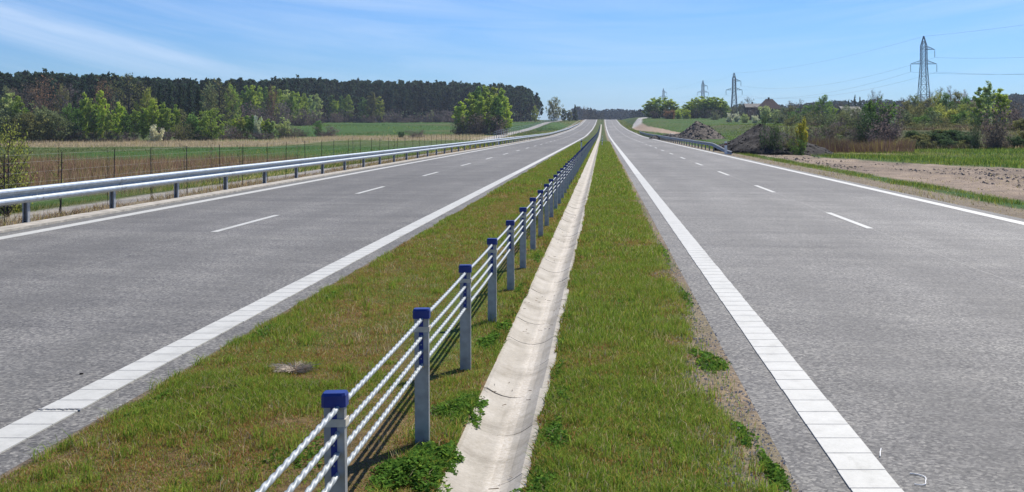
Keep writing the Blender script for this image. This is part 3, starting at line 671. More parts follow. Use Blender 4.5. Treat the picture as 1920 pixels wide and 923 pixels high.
def gutter_litter():
    g = np.random.default_rng(290); n = 420; X = np.clip(-.63+g.normal(size=n)*.13, -.84, -.40); Y = 5.6+g.random(n)**1.4*20; Z = np.interp(X, [a for a, b in gp[:12]], [b for a, b in gp[:12]])+.002
    k = g.random(n) < smooth(.45, .62, fbm(X*3, Y*1.2, 61)); X, Y, Z = X[k], Y[k], Z[k]; n = len(X); L = g.uniform(.006, .028, n); a = g.uniform(0, 3.14, n)
    d = np.stack([np.cos(a)*L, np.sin(a)*L, 0*L], -1); e = np.stack([-np.sin(a), np.cos(a), 0*a], -1)*.0016; c = np.stack([X, Y, Z+.002], -1)
    V = np.stack([c-d-e, c+d-e, c+d+e+[0, 0, .004], c-d+e+[0, 0, .003]], 1).reshape(-1, 3)
    link('gutter_litter', mesh('gutter_litter', V, [np.arange(4*n).reshape(-1, 4)], [MA['blade']], None, False, np.repeat(np.array([.16, .12, .08])*g.uniform(.4, 1.6, (n, 1)), 4, 0)), kind='stuff')
gutter_litter()
def clods():
    g = np.random.default_rng(330); n = 9000; Y = 24+74*g.random(n)**1.25; X = 13.6+(.43*Y-6)*g.random(n)
    k = (Y < 97-(X-16)*3.8) & (g.random(n) < smooth(.42, .60, fbm(X/2.0, Y/7, 22))); X, Y = X[k], Y[k]; n = len(X); Z = H(X, Y)+.03; s = .02+.06*g.random(n)**3
    base = np.array([[-1.3,-1,-.6],[1.2,-1,-.6],[1,1.2,-.6],[-1,1,-.6],[-.3,.1,.7]]); V = np.stack([X, Y, Z], -1)[:, None]+base[None]*s[:, None, None]*g.uniform(.5, 1.4, (n, 5, 3))
    q = (np.arange(n)*5)[:, None]; T = np.concatenate([q+np.array([f]) for f in ((0,1,4),(1,2,4),(2,3,4),(3,0,4))])
    link('dirt_clods', mesh('dirt_clods', V.reshape(-1, 3), [T], [MA['blade_opaque']], None, False, np.repeat(np.array([.25, .195, .15])*g.uniform(.45, 1.4, (n, 1)), 5, 0)), kind='stuff')
clods()
# leaning dead stalks over the gutter and dead grass tufts
def tuft(name, label, x, y, n, rad, hgt, cols, seed, flat=1.2, group=None):
    g = np.random.default_rng(seed); MBt = MB(); z = h1(x, y)
    for i in range(n):
        a = g.uniform(0, 6.28); r = g.uniform(.0, rad*.5); L = g.uniform(.5, 1)*rad*flat; h = g.uniform(.1, 1)*hgt
        b = a+g.normal()*.5; p = Vector((r*math.cos(a), r*math.sin(a), g.uniform(0, hgt*.4))); q = p+Vector((math.cos(b)*L, math.sin(b)*L*.8, h))
        MBt.bar(p, (p+q)/2+Vector((0, 0, h*.3)), .0022, 0, 3); MBt.bar((p+q)/2+Vector((0, 0, h*.3)), q, .0022, 0, 3, .0008)
    m_ = simple('dead_straw', cols, .9, 0, .3, 60)
    return link(name, MBt.data(name, [m_]), None, (x, y, z), label=label, category='dry grass')
tuft('dead_grass_tuft', 'dead grey grass clump lying in the median grass left of the cable barrier', -2.36, 8.65, 260, .13, .05, (.48, .40, .30), 1)
tuft('dead_grass_tuft', 'flattened grey dead grass hanging over the right lip of the gutter', -.42, 7.85, 170, .17, .045, (.30, .26, .21), 2)
tuft('dead_grass_tuft', 'thin reddish dry grass wisp near the left white edge line', -2.72, 8.1, 60, .16, .03, (.34, .22, .13), 4)
m_ = MB()
pts = [(1.66, 6.60), (1.68, 6.68), (1.70, 6.74)]
for a, b in zip(pts, pts[1:]): m_.bar((a[0]-1.66, a[1]-6.6, .006), (b[0]-1.66, b[1]-6.6, .012), .0035, 0, 4)
link('plastic_scrap', m_.data('plastic_scrap', [MA['white']]), None, (1.60, 6.52, 0), label='short white plastic thread stuck to the right edge line', category='scrap')
m_ = MB(); A = [(.055*math.cos(t)*(1+.2*math.sin(3*t)), .10*math.sin(t), .006) for t in np.linspace(-2.2, 1.7, 12)]
for a, b in zip(A, A[1:]): m_.bar(a, b, .003, 0, 4)
link('plastic_scrap', m_.data('plastic_scrap', [MA['white']]), None, (1.69, 6.10, 0), label='curled white plastic thread on asphalt right of the edge line', category='scrap')
m_ = MB()
for i in range(14):
    t = i/13; m_.box((t*.27, rg.uniform(-.012, .012), .0), (t*.27+.016, rg.uniform(.014, .03), .0145))
link('line_scuff', m_.data('line_scuff', [MA['groove']]), None, (-3.785, 7.58, 0), kind='structure')
m_ = MB(); m_.prism([(-.012, -.008), (.007, -.011), (.014, .003), (.001, .011), (-.011, .007)], 0, .010, axis='z')
link('pebble', m_.data('pebble', [MA['soil_dark']]), None, (-4.02, 8.72, .0), label='small dark stone lying on the left carriageway', category='stone')
# loose gravel on the bare soil beside the right carriageway
g = np.random.default_rng(77); n = 5200
X = g.uniform(.58, 1.04, n); Y = 5.6+g.random(n)**1.5*26; Z = H(X, Y); Z = np.where(X > 1.03, ZR(Y), Z); s = g.uniform(.003, .011, n)
base = np.array([[-1,-1,0],[1,-1,0],[1,1,0],[-1,1,0],[-.4,.2,1],[.5,-.3,1.1]])
V = np.stack([X, Y, Z], -1)[:, None, :]+base[None]*s[:, None, None]*g.uniform(.6, 1.3, (n, 6, 3))
q = (np.arange(n)*6)[:, None]; T3 = np.concatenate([q+np.array([[a, b, c]]) for a, b, c in ((0,1,5),(1,2,5),(2,4,5),(2,3,4),(3,0,4),(0,5,4))])
link('verge_gravel', mesh('verge_gravel', V.reshape(-1, 3), [T3], [MA['gravel']]), kind='stuff')

def scatter(name, n, xr_, yr_, h, w, weights, cols, seed, cond=None, lean=.35, ypow=1.0, var=.3):
    g = np.random.default_rng(seed); Y = yr_[0]+(yr_[1]-yr_[0])*g.random(n)**ypow
    if callable(xr_): a, b = xr_(Y)
    else: a, b = xr_
    X = a+(b-a)*g.random(n)
    if cond is not None:
        k = g.random(n) < cond(X, Y); X = X[k]; Y = Y[k]; n = len(X)
    p = smooth(.35, .65, fbm(X/5, Y/5, seed))
    wt_ = np.tile(np.array(weights, float), (n, 1)); wt_[:, 0] *= .4+1.2*p; wt_ /= wt_.sum(1, keepdims=True)
    return blades(name, X, Y, h*g.uniform(.5, 1.3, n)*(.6+.8*p), w*g.uniform(.6, 1.4, n), palette(n, g, wt_, cols, var), seed, lean)
C_FG = (.085, .155, .026); C_FL = (.13, .19, .038); C_PINK = (.31, .175, .115); C_BR = (.15, .10, .065); C_TN = (.46, .37, .22)
scatter('verge_weeds', 26000, (-14.2, -11.42), (17, 130), .17, .013, [.12, .36, .34, .18], [C_OLIVE, C_BR, C_STRAW, C_RUST], 301, lambda x, y: smooth(.35, .55, fbm(x*1.2, y*.7, 3)), .7, 1.6)
scatter('verge_grass', 42000, (-22, -15.3), (17, 120), .16, .022, [.5, .25, .2, .05], [C_FG, C_OLIVE, C_STRAW, C_DARK], 302, None, .5, 1.4)
scatter('reed_bed', 60000, lambda Y: (-(.62*Y+8), -19-Y*.06), (58, 138), .85, .022, [.10, .38, .30, .22], [C_OLIVE, C_PINK, C_BR, C_TN], 303, lambda x, y: (smooth(58, 72, y)*(1-.8*smooth(-42, -26, x))*(.35+.65*smooth(.3, .5, fbm(x/8, y/8, 9)))), .22)
scatter('field_grass', 42000, lambda Y: (-(.60*Y+8), -16-Y*.02), (85, 260), .20, .055, [.65, .25, .1], [C_FG, C_FL, C_OLIVE], 304, None, .4)
scatter('dry_grass_strip', 60000, lambda Y: (-(.60*Y+8), -30+0*Y), (200, 294), .55, .07, [.05, .5, .45], [C_OLIVE, C_TN, (.54, .45, .30)], 305, lambda x, y: (lambda t0: smooth(t0-4, t0+4, y+(fbm(x/6, y/6, 11)-.5)*8)*(1-smooth(t0+34, t0+44, y)))(204+46*smooth(-.31, -.22, x/y)), .3)
scatter('field_grass', 26000, lambda Y: (-(.50*Y+8), -29+0*Y), (275, 560), .28, .13, [.65, .3, .05], [C_FG, C_FL, C_OLIVE], 306, None, .4)
scatter('embankment_grass', 16000, (-24, -12.5), (120, 700), .22, .10, [.6, .25, .15], [C_FG, C_OLIVE, C_STRAW], 307, None, .4, 1.5)
scatter('verge_grass', 7000, (8.86, 12.9), (22, 120), .10, .016, [.30, .30, .40], [C_OLIVE, C_BR, C_STRAW], 308, lambda x, y: .25+.75*smooth(.5, .6, fbm(x, y/3, 4)), .6, 1.5)
scatter('verge_grass', 30000, (11.3, 13.3), (22, 130), .13, .018, [.55, .25, .2], [C_FG, C_LIME, C_OLIVE], 309, lambda x, y: smooth(.40, .52, fbm(x/1.2, y/3.5, 14))*(1-np.abs(x-12.3)/1.1).clip(0, 1), .5, 1.3)
scatter('right_field_grass', 70000, lambda Y: (18+0*Y, .44*Y+14), (58, 132), .20, .035, [.55, .32, .13], [C_FG, C_LIME, C_OLIVE], 310, lambda x, y: smooth(-2, 5, y-(98-(x-16)*3.8)+(fbm(x/6, y/6, 11)-.5)*14), .45)
scatter('dirt_stubble', 9000, lambda Y: (14+0*Y, .42*Y+6), (24, 95), .07, .02, [.3, .4, .3], [C_OLIVE, C_BR, C_STRAW], 311, lambda x, y: .6*(1-smooth(-3, 2, y-(98-(x-16)*3.8))), .7)
scatter('brown_reeds', 16000, lambda Y: (.165*Y+1, .275*Y), (108, 128), 0.85, .03, [.1, .45, .4, .05], [C_OLIVE, (.15, .085, .07), (.13, .09, .065), C_TN], 312, None, .2)
scatter('bank_grass', 22000, lambda Y: (.22*Y, .44*Y), (126, 240), .45, .06, [.4, .45, .15], [(.10, .11, .035), C_BR, C_STRAW], 313, None, .4, 1.8)
scatter('meadow_grass', 42000, lambda Y: (11+.01*Y, .20*Y+6), (128, 520), .18, .09, [.62, .33, .05], [C_FG, C_LIME, C_OLIVE], 314, lambda x, y: (np.abs(x-np.interp(y, [255, 300, 350, 400, 450, 500, 560], [18, 17, 15, 13.7, 13.7, 15.5, 20])) > 2.2)*1., .4, 1.3)
scatter('embankment_grass', 9000, (9.3, 13), (230, 700), .2, .08, [.6, .3, .1], [C_FG, C_OLIVE, C_STRAW], 315, lambda x, y: (np.abs(x-np.interp(y, [255, 300, 350, 400, 450, 500, 560, 640], [18, 17, 15, 13.7, 13.7, 15.5, 20, 27])) > 2.2)*1., .4)

# ------------------------------------------------------------------ soil heaps
def heap(name, label, cx, cy, rx, ry, h, m, seed, peak=(0, 0), clods=300, pw=1.0, lumps=.35, cs=(.05, .22)):
    n = 90; u = np.linspace(-1, 1, n); A, B = np.meshgrid(u, u)
    r = np.sqrt((A-peak[0]*(1-np.abs(A)))**2+(B-peak[1]*(1-np.abs(B)))**2)
    X = cx+A*rx; Y = cy+B*ry; e = 1+.25*(fbm(A*2+seed, B*2, seed)-.5)
    hh = h*np.clip(1-r*e, 0, 1)**pw
    hh = hh*(1-lumps*.5+lumps*fbm(A*3, B*3, seed+2))+(fbm(X*2.2, Y*2.2, seed+3)-.5)*.28*smooth(0, .3, hh)+(fbm(X*.8, Y*.8, seed+4)-.5)*.5*smooth(0, .5, hh)
    hh = np.where(r > 1.02, -.3, hh-.03)
    Z = H(X, Y)+hh-h1(cx, cy); i = np.arange(n*n).reshape(n, n)
    q = np.stack([i[:-1, :-1], i[:-1, 1:], i[1:, 1:], i[1:, :-1]], -1).reshape(-1, 4)
    t = thing(name, label, 'soil heap', (cx, cy, h1(cx, cy)))
    link('soil', mesh('soil', np.stack([X-cx, Y-cy, Z], -1).reshape(-1, 3), [q], [m], None, True), t)
    g = np.random.default_rng(seed); k = clods; ii = g.integers(0, n, k); jj = g.integers(0, n, k); ok = (hh[ii, jj] > .05); ii = ii[ok]; jj = jj[ok]; k = len(ii)
    P = np.stack([X[ii, jj]-cx, Y[ii, jj]-cy, Z[ii, jj]], -1); s = cs[0]+(cs[1]-cs[0])*g.random(k)**3
    base = np.array([[-1,-1,-.6],[1,-1,-.6],[1,1,-.6],[-1,1,-.6],[-.7,-.7,.7],[.8,-.6,.6],[.6,.8,.8],[-.8,.6,.6]])
    V = P[:, None]+base[None]*s[:, None, None]*g.uniform(.55, 1.3, (k, 8, 3)); qq = (np.arange(k)*8)[:, None]
    fs = np.concatenate([qq+np.array([f]) for f in ((0,3,2,1),(4,5,6,7),(0,1,5,4),(1,2,6,5),(2,3,7,6),(3,0,4,7))])
    link('clods', mesh('clods', V.reshape(-1, 3), [fs], [m]), t, kind='stuff')
    return t
heap('soil_heap', 'tall dark brown topsoil heap beside the right verge behind the marker post', 15.9, 104, 5.6, 7, 2.75, MA['soil_dark'], 3, (-.25, 0), 1500, .85, .2, (.02, .085))
heap('soil_heap', 'low dark soil heap under the yellow bush right of the tall heap', 19.3, 108, 2.6, 5, 1.0, MA['soil_dark'], 5, (0, 0), 600, .8, .3, (.02, .07))
heap('rubble_heap', 'grey and tan peaked rubble heap on the green meadow', 15.6, 190, 4.9, 7, 2.9, MA['soil_mix'], 8, (.1, 0), 900, .95, .5, (.04, .2))
heap('rubble_heap', 'long low dark rubble bank behind the right guardrail', 12.5, 196, 4.6, 16, 1.0, MA['soil_dark'], 9, (0, 0), 900, .6, .8, (.04, .16))
heap('sand_heap', 'small low tan sand heap between the two rubble banks', 13.2, 215, 2.4, 5, 1.0, MA['kerb'], 11, (0, 0), 100, .7, .5)
g = None
m_ = MB(); m_.prism([(-.55, 0), (-.3, -.12), (.2, -.1), (.6, 0), (.4, .14), (-.2, .16)], 0, .16, axis='z')
link('stone', m_.data('stone', [MA['kerb']]), None, (PX(1468, 99.5), 99.5, h1(PX(1468, 99.5), 99.5)+.02), label='flat pale stone at the foot of the dark heap', category='stone')

# ------------------------------------------------------------------ trees
def seg_mesh(S, r0, r1, mi):
    """S (n,2,3) segments -> open 3-sided prisms"""
    n = len(S); d = S[:, 1]-S[:, 0]; L = np.linalg.norm(d, axis=1, keepdims=True)+1e-6; d = d/L
    ref = np.where(np.abs(d[:, 2:3]) > .9, [[1., 0, 0]], [[0, 0, 1.]]); u = np.cross(d, ref); u /= np.linalg.norm(u, axis=1, keepdims=True)+1e-9; v = np.cross(d, u)
    k = 3; ring = []
    for (e, r) in ((0, r0), (1, r1)):
        for j in range(k):
            a = 2*np.pi*j/k; ring.append(S[:, e]+(u*math.cos(a)+v*math.sin(a))*r[:, None])
    V = np.stack(ring, 1).reshape(-1, 3); b = (np.arange(n)*6)[:, None]
    Fq = np.concatenate([b+np.array([[0, 1, 4, 3]]), b+np.array([[1, 2, 5, 4]]), b+np.array([[2, 0, 3, 5]])]); return V, Fq, np.tile(mi, 3)
def leaf_mesh(C, s, g, flat=.0, tone=None):
    n = len(C); u = g.normal(size=(n, 3)); u /= np.linalg.norm(u, axis=1, keepdims=True); v = np.cross(u, g.normal(size=(n, 3))); v /= np.linalg.norm(v, axis=1, keepdims=True)
    s = s[:, None]; V = np.stack([C-u*s*.6, C+v*s*.55+u*s*.1, C+u*s*.7, C-v*s*.5], 1).reshape(-1, 3)
    t = g.uniform(.7, 1.35, (n, 1)) if tone is None else tone
    return V, np.arange(4*n).reshape(-1, 4), np.repeat(t*np.ones((1, 3)), 4, 0)
KIND = dict(
    birch=dict(cr=1.9, cb=.14, stems=1, limbs=46, twigs=5, leaves=4200, ls=.23, up=.9, clump=.30, bark='bark_birch', tr=.13, shape=lambda t: np.sin(np.pi*np.clip(t*.86+.10, 0, 1))**.75),
    round=dict(cr=3.9, cb=.16, stems=1, limbs=44, twigs=8, leaves=3600, ls=.26, up=.7, clump=.5, bark='bark', tr=.24, shape=lambda t: np.sqrt(np.clip(1-(1.75*t-.78)**2, .02, 1))),
    bare=dict(cr=3.9, cb=.2, stems=1, limbs=40, twigs=26, leaves=1700, ls=.17, up=.8, clump=.5, bark='bark_dark', tr=.26, shape=lambda t: np.sqrt(np.clip(1-(1.6*t-.62)**2, .02, 1))),
    shrub=dict(cr=5.5, cb=.0, stems=9, limbs=60, twigs=8, leaves=3600, ls=.42, up=1.0, clump=.7, bark='twig', tr=.14, shape=lambda t: np.sqrt(np.clip(1-(1.15*t-.15)**2, .02, 1))),
    twiggy=dict(cr=5.5, cb=.0, stems=12, limbs=90, twigs=17, leaves=1500, ls=.26, up=1.3, clump=.6, bark='twig', tr=.12, shape=lambda t: np.sqrt(np.clip(1-(1.15*t-.15)**2, .02, 1))),
    sapling=dict(cr=1.1, cb=.25, stems=1, limbs=20, twigs=3, leaves=130, ls=.16, up=1.6, clump=.2, bark='bark_dark', tr=.07, shape=lambda t: np.sin(np.pi*np.clip(t*.8+.15, 0, 1))),
    spruce=dict(cr=2.2, cb=.06, stems=1, limbs=120, twigs=5, leaves=3400, ls=.24, up=-.12, clump=.17, bark='bark_dark', tr=.18, shape=lambda t: (1-t)*.95+.05),
    pine=dict(cr=1.5, cb=.40, stems=1, limbs=26, twigs=4, leaves=1100, ls=.30, up=.22, clump=.24, bark='bark_pine', tr=.12, shape=lambda t: np.sin(np.pi*np.clip(t*.80+.15, 0, 1))**.7),
)
def tree_meshes(kind, seed):
    k = KIND[kind]; g = np.random.default_rng(seed*31+len(kind)); Hh = 10.; S = []; r0 = []; r1 = []; mi = []
    def seg(a, b, ra, rb, m): S.append((a, b)); r0.append(ra); r1.append(rb); mi.append(m)
    tops = []
    for s in range(k['stems']):
        a = g.uniform(0, 6.28); sp = 0 if k['stems'] == 1 else g.uniform(.25, .8)*k['cr']
        hs = Hh*(1 if k['stems'] == 1 else g.uniform(.6, .93)*math.sqrt(max(.1, 1-(sp/k['cr'])**2*.75)))
        top = np.array([math.cos(a)*sp, math.sin(a)*sp, hs]); b0 = np.array([math.cos(a), math.sin(a), 0])*(0 if k['stems'] == 1 else .12*k['cr']); b0[2] = -.3
        pts = [b0+(top-b0)*t+np.append(g.normal(size=2)*.09*(t > 0), 0) for t in np.linspace(0, 1, 7)]; tr = k['tr']/(1 if k['stems'] == 1 else 1.6)
        for i in range(6): seg(pts[i], pts[i+1], tr*(1-i/6.3), tr*(1-(i+1)/6.3), 0)
        tops.append(np.array(pts))
    ends = []; ew = []
    for i in range(k['limbs']):
        P = tops[i % len(tops)]; t = (i+.5)/k['limbs'] if k['stems'] == 1 else g.random(); t = min(1, max(0, t+g.normal()*.04))
        zt = k['cb']+(1-k['cb'])*t; f = zt*6*.97; j = min(5, int(f)); base = P[j]+(P[j+1]-P[j])*(f-j)
        base = base.copy(); a = i*2.4+g.normal()*.5
        rad = k['cr']*float(k['shape'](np.array(t)))*g.uniform(.55, 1.08)
        L = rad*(1 if k['stems'] == 1 else .5)
        st = base.copy(); st[2] = max(.2, st[2]-L*k['up']*.75) if k['up'] > 0 else st[2]
        if k['stems'] == 1: q = min(1, st[2]/Hh)*6; jj = min(5, int(q)); st = P[jj]+(P[jj+1]-P[jj])*(q-jj)
        en = base+np.array([math.cos(a)*L, math.sin(a)*L, (.12*L if k['up'] > 0 else k['up']*L)])
        if k['stems'] > 1: en = np.array([en[0], en[1], min(en[2]+.3, Hh)])
        md = (st+en)/2+np.array([0, 0, -.08*L])+g.normal(size=3)*.06*L; rr = k['tr']*.33*(1.15-t*.8)
        seg(st, md, rr, rr*.65, 0); seg(md, en, rr*.65, rr*.2, 0)
        for w in range(k['twigs']):
            u = g.uniform(.25, 1.0); p = (st+(md-st)*u*2) if u < .5 else (md+(en-md)*(u*2-1))
            dv = g.normal(size=3); dv[2] = abs(dv[2])*.7+(.25 if k['up'] > 0 else -.2); dv = dv/np.linalg.norm(dv)*g.uniform(.3, .95)*max(.25*k['cr'], .4*L)*.62
            q = p+dv; seg(p, q, rr*.30, rr*.08, 1); ends.append((p, q)); ew.append(L+.3)
            if kind in ('bare', 'twiggy') and w % 2 == 0:
                for _ in range(2):
                    d2 = dv*.5+g.normal(size=3)*np.linalg.norm(dv)*.35; seg(q-dv*.35, q+d2, rr*.16, rr*.05, 1)
    S = np.array(S); V, Fq, m3 = seg_mesh(S, np.array(r0), np.array(r1), np.array(mi, np.int32))
    wood = mesh(kind+'_wood', V, [Fq], [MA[k['bark']], MA['twig'] if kind in ('bare', 'twiggy', 'shrub') else MA[k['bark']]], m3)
    E = np.array(ends); ew = np.array(ew); n = k['leaves']; ii = g.choice(len(E), n, p=ew/ew.sum()); u = g.random((n, 1))**.6
    C = E[ii, 0]*(1-u)+E[ii, 1]*u+g.normal(size=(n, 3))*k['clump']*.55; C[:, 2] = np.clip(C[:, 2], .05, Hh*1.02)
    tone = (g.uniform(.75, 1.25, (len(E), 1))[ii])*g.uniform(.75, 1.3, (n, 1))
    Vl, Fl, cl = leaf_mesh(C, k['ls']*g.uniform(.6, 1.35, n), g, 0, tone)
    lv = mesh(kind+'_leaves', Vl, [Fl], [MA['leaf']], None, False, cl)
    wid = 2*np.percentile(np.hypot(C[:, 0], C[:, 1]), 94); return wood, lv, wid, float(np.percentile(C[:, 2], 99.3))
LIB = {}
def lib(kind, v):
    if (kind, v) not in LIB: LIB[(kind, v)] = tree_meshes(kind, v+1)
    return LIB[(kind, v)]
LC = dict(fresh=(.175, .235, .045), lime=(.230, .290, .045), green=(.085, .150, .036), grey=(.115, .140, .065), olive=(.125, .130, .050), dark=(.030, .052, .026), deep=(.05, .085, .035), pine=(.048, .082, .046),
          rust=(.165, .095, .055), yellow=(.27, .24, .035), pale=(.24, .29, .11), blossom=(.36, .38, .27), twig=(.095, .080, .062), mauve=(.105, .085, .082), bright=(.34, .40, .08), gold=(.20, .225, .05))
NAMES = dict(birch='birch_tree', round='broadleaf_tree', bare='bare_tree', sapling='sapling', shrub='shrub', twiggy='twiggy_shrub', spruce='spruce_tree', pine='pine_tree')
CATS = dict(birch='tree', round='tree', bare='tree', sapling='tree', shrub='shrub', twiggy='shrub', spruce='tree', pine='tree')
rt = random.Random(21); cnt = {}
def plant(kind, px, top, Y, wpx, color, label, group=None, bury=0.):
    v = cnt.get(kind, 0); cnt[kind] = v+1; wood, lv, wid, ht = lib(kind, v % (6 if kind in ('birch', 'shrub', 'twiggy') else 4))
    X = PX(px, Y); z = h1(X, Y)-bury; hgt = max(.4, PZ(top, Y)-z); sw = wpx/F*Y/wid; sz = hgt/ht
    t = thing(NAMES[kind], label, CATS[kind], (X, Y, z), group, rt.uniform(0, 6.28)); t.scale = (sw, sw, sz)
    link('trunk' if CATS[kind] == 'tree' else 'stems', wood, t)
    o = link('crown' if CATS[kind] == 'tree' else 'foliage', lv, t); c = LC[color]; q = rt.uniform(.88, 1.14)*1.75; o.color = (c[0]*q*rt.uniform(.95, 1.06), c[1]*q, c[2]*q, 1)
    return t
def many(kind, rows, label, group):
    W = 'first second third fourth fifth sixth seventh eighth ninth tenth eleventh twelfth thirteenth fourteenth fifteenth sixteenth'.split()
    order = sorted(range(len(rows)), key=lambda i: rows[i][0])
    for n_, i in enumerate(order):
        if len(rows) > 16: lab = label
        else:
            lab = label+', '+W[n_]+' from the left'
            if len(lab.split()) > 16: lab = W[n_]+' from the left of the '+group
        plant(kind, *rows[i], lab, group)

# --- left, nearest belt
many('round', [(20,204,234,56,'grey'),(52,212,232,50,'olive'),(84,208,235,56,'grey'),(110,214,234,44,'grey')], 'hazy grey-green rounded tree in the dense left end of the belt', 'hazy rounded trees at the left end of the belt')
many('birch', [(4,186,240,34,'pale'),(4,196,238,30,'grey'),(18,176,240,30,'pale'),(34,182,236,26,'fresh'),(50,206,238,30,'green')], 'pale green young birch at the far left end of the tree belt', 'young birches at the far left end of the belt')
plant('shrub', 85, 202, 238, 66, 'grey', 'large hazy grey-green willow shrub at the left end of the dry grass strip')
plant('shrub', 62, 224, 232, 46, 'olive', 'olive willow shrub leaning out in front of the far left birches')
plant('round', 128, 197, 240, 30, 'green', 'dark green small rounded tree right of the grey willow shrub')
plant('spruce', 141, 178, 262, 17, 'dark', 'slim dark spruce standing between birches left of the bare oak')
many('birch', [(158,176,244,22,'fresh'),(170,188,240,22,'fresh'),(189,172,243,24,'lime'),(203,208,238,20,'fresh'),(222,194,243,26,'lime'),(252,208,244,24,'fresh'),(236,212,240,22,'green'),(286,188,246,24,'lime'),(270,204,246,20,'fresh'),(306,196,248,24,'fresh'),(318,206,246,22,'fresh'),(330,198,250,20,'fresh'),(146,206,240,20,'green'),(178,206,240,20,'green')],
     'light green birch in the front row behind the dry grass strip', 'front birches behind the dry grass strip')
many('twiggy', [(30,236,232,60,'grey'),(75,240,234,50,'mauve'),(120,238,236,50,'twig'),(160,244,238,50,'twig'),(200,246,238,50,'twig'),(240,248,238,46,'mauve'),(300,240,240,50,'mauve'),(345,232,244,50,'olive'),(392,244,248,50,'twig')],
     'dark leafless undergrowth shrub at the foot of the front birches', 'undergrowth shrubs at the foot of the front birches')
plant('shrub', 293, 236, 236, 24, 'blossom', 'white blossoming shrub at the edge of the dry grass strip')
plant('twiggy', 350, 208, 250, 46, 'olive', 'brownish hazy shrub right of the front birches')
plant('shrub', 366, 216, 250, 34, 'green', 'mid green shrub left of the black-stemmed tree')
plant('round', 396, 206, 246, 46, 'fresh', 'bright green tree with black trunk in front of the big bare tree')
plant('twiggy', 425, 236, 256, 44, 'mauve', 'mauve leafless shrub right of the black-stemmed tree')
many('birch', [(440,224,262,18,'lime'),(452,221,262,16,'gold'),(463,218,264,20,'fresh'),(474,218,264,18,'green'),(489,222,264,18,'lime'),(502,224,264,18,'fresh'),(512,228,264,16,'pale')], 'low lime green sapling in the thicket left of the open meadow', 'saplings in the low thicket')
plant('shrub', 483, 219, 262, 16, 'blossom', 'white blossoming shrub top poking out of the low thicket')
plant('shrub', 531, 222, 262, 26, 'pale', 'pale yellow-green rounded shrub at the right end of the low thicket')
many('twiggy', [(455,246,258,46,'twig'),(500,246,258,46,'mauve'),(545,240,260,44,'twig')], 'brown leafless bush along the front of the low thicket', 'bushes before the low thicket')
plant('round', 597, 227, 286, 20, 'green', 'small green tree rising from the dark bush on the meadow')
plant('twiggy', 612, 237, 284, 44, 'mauve', 'dark bush on the meadow under the small green tree')
plant('twiggy', 566, 242, 284, 26, 'twig', 'hazy brown bush left of the dark meadow bush')
plant('shrub', 752, 247, 272, 12, 'deep', 'tiny dark green bush left of the rounded grey bush')
plant('twiggy', 779, 244, 272, 36, 'mauve', 'rounded grey leafless bush alone on the meadow edge')
# --- left, bare and mixed trees in front of the pines
plant('bare', 242, 143, 300, 88, 'olive', 'big wide bare oak with dark forked trunk before the pine wood')
plant('bare', 85, 146, 330, 60, 'rust', 'reddish bare broad tree at the left before the pine wood')
plant('bare', 46, 158, 320, 60, 'twig', 'grey-brown bare tree left of the reddish tree')
plant('bare', 130, 160, 310, 54, 'mauve', 'mauve grey bare tree right of the reddish tree')
plant('bare', 190, 152, 330, 50, 'rust', 'rusty budding tree left of the big bare oak')
plant('round', 274, 168, 300, 34, 'gold', 'yellowish tree at the right foot of the big bare oak')
plant('round', 118, 162, 330, 28, 'olive', 'olive round tree top behind the mauve bare tree')
plant('round', 14, 166, 320, 40, 'grey', 'dull green tree at the left frame edge before the pines')
many('spruce', [(300,160,310,26,'dark'),(318,156,330,26,'dark'),(338,162,320,26,'dark'),(372,164,300,26,'dark'),(356,158,340,26,'dark')], 'dark spruce between the big bare oak and the tall budding tree', 'dark spruces before the pine wood')
plant('bare', 412, 152, 300, 66, 'olive', 'tall budding tree with dark central trunk before the pine wood')
plant('round', 392, 160, 325, 34, 'grey', 'grey green tree left behind the tall budding tree')
plant('round', 436, 160, 340, 30, 'fresh', 'fresh green tree right behind the tall budding tree')
many('birch', [(462,163,420,22,'fresh'),(474,162,420,22,'lime'),(486,165,425,22,'fresh'),(498,166,430,22,'green'),(511,164,430,22,'gold'),(524,170,440,22,'fresh'),(536,170,450,20,'pale'),(548,173,450,20,'fresh'),(559,176,470,20,'lime'),(570,177,480,20,'fresh'),(582,180,500,20,'pale')],
     'upright light green birch in the slanting row along the pine wood', 'slanting row of birches along the pine wood')
plant('bare', 510, 163, 405, 22, 'rust', 'orange budding tree within the slanting birch row')
many('twiggy', [(455,194,400,50,'mauve'),(490,192,400,50,'mauve'),(525,192,410,50,'mauve'),(560,204,430,44,'mauve'),(590,206,450,40,'mauve')], 'dark leafless brush below the slanting birch row', 'brush below the slanting birch row')
plant('birch', 594, 178, 540, 20, 'pale', 'pale green egg-shaped birch at the right end of the slanting row')
plant('birch', 630, 190, 555, 20, 'lime', 'bright lime cone-shaped birch alone before the pines')
many('birch', [(622,180,575,16,'green'),(640,181,575,14,'green')], 'dull green birch just behind the bright lime birch', 'birches behind the lime birch')
plant('birch', 653, 180, 560, 20, 'fresh', 'rounded fresh green birch second right of the lime birch')
plant('birch', 681, 184, 560, 20, 'green', 'thin dull green birch left of the yellow-green pair')
plant('birch', 698, 174, 560, 22, 'olive', 'tall olive budding tree, left one of the yellow-green pair')
plant('birch', 711, 182, 555, 16, 'gold', 'golden birch, right one of the yellow-green pair')
plant('birch', 809, 207, 560, 9, 'pale', 'tiny pale green tree at the end of the mauve hedge')
many('twiggy', [(568+i*21, 206+5*((i*7) % 4), 548+4*((i*5) % 3), 32, 'mauve') for i in range(13)], 'low mauve leafless bush in the hedge at the foot of the pines', 'mauve hedge bushes at the foot of the pines')
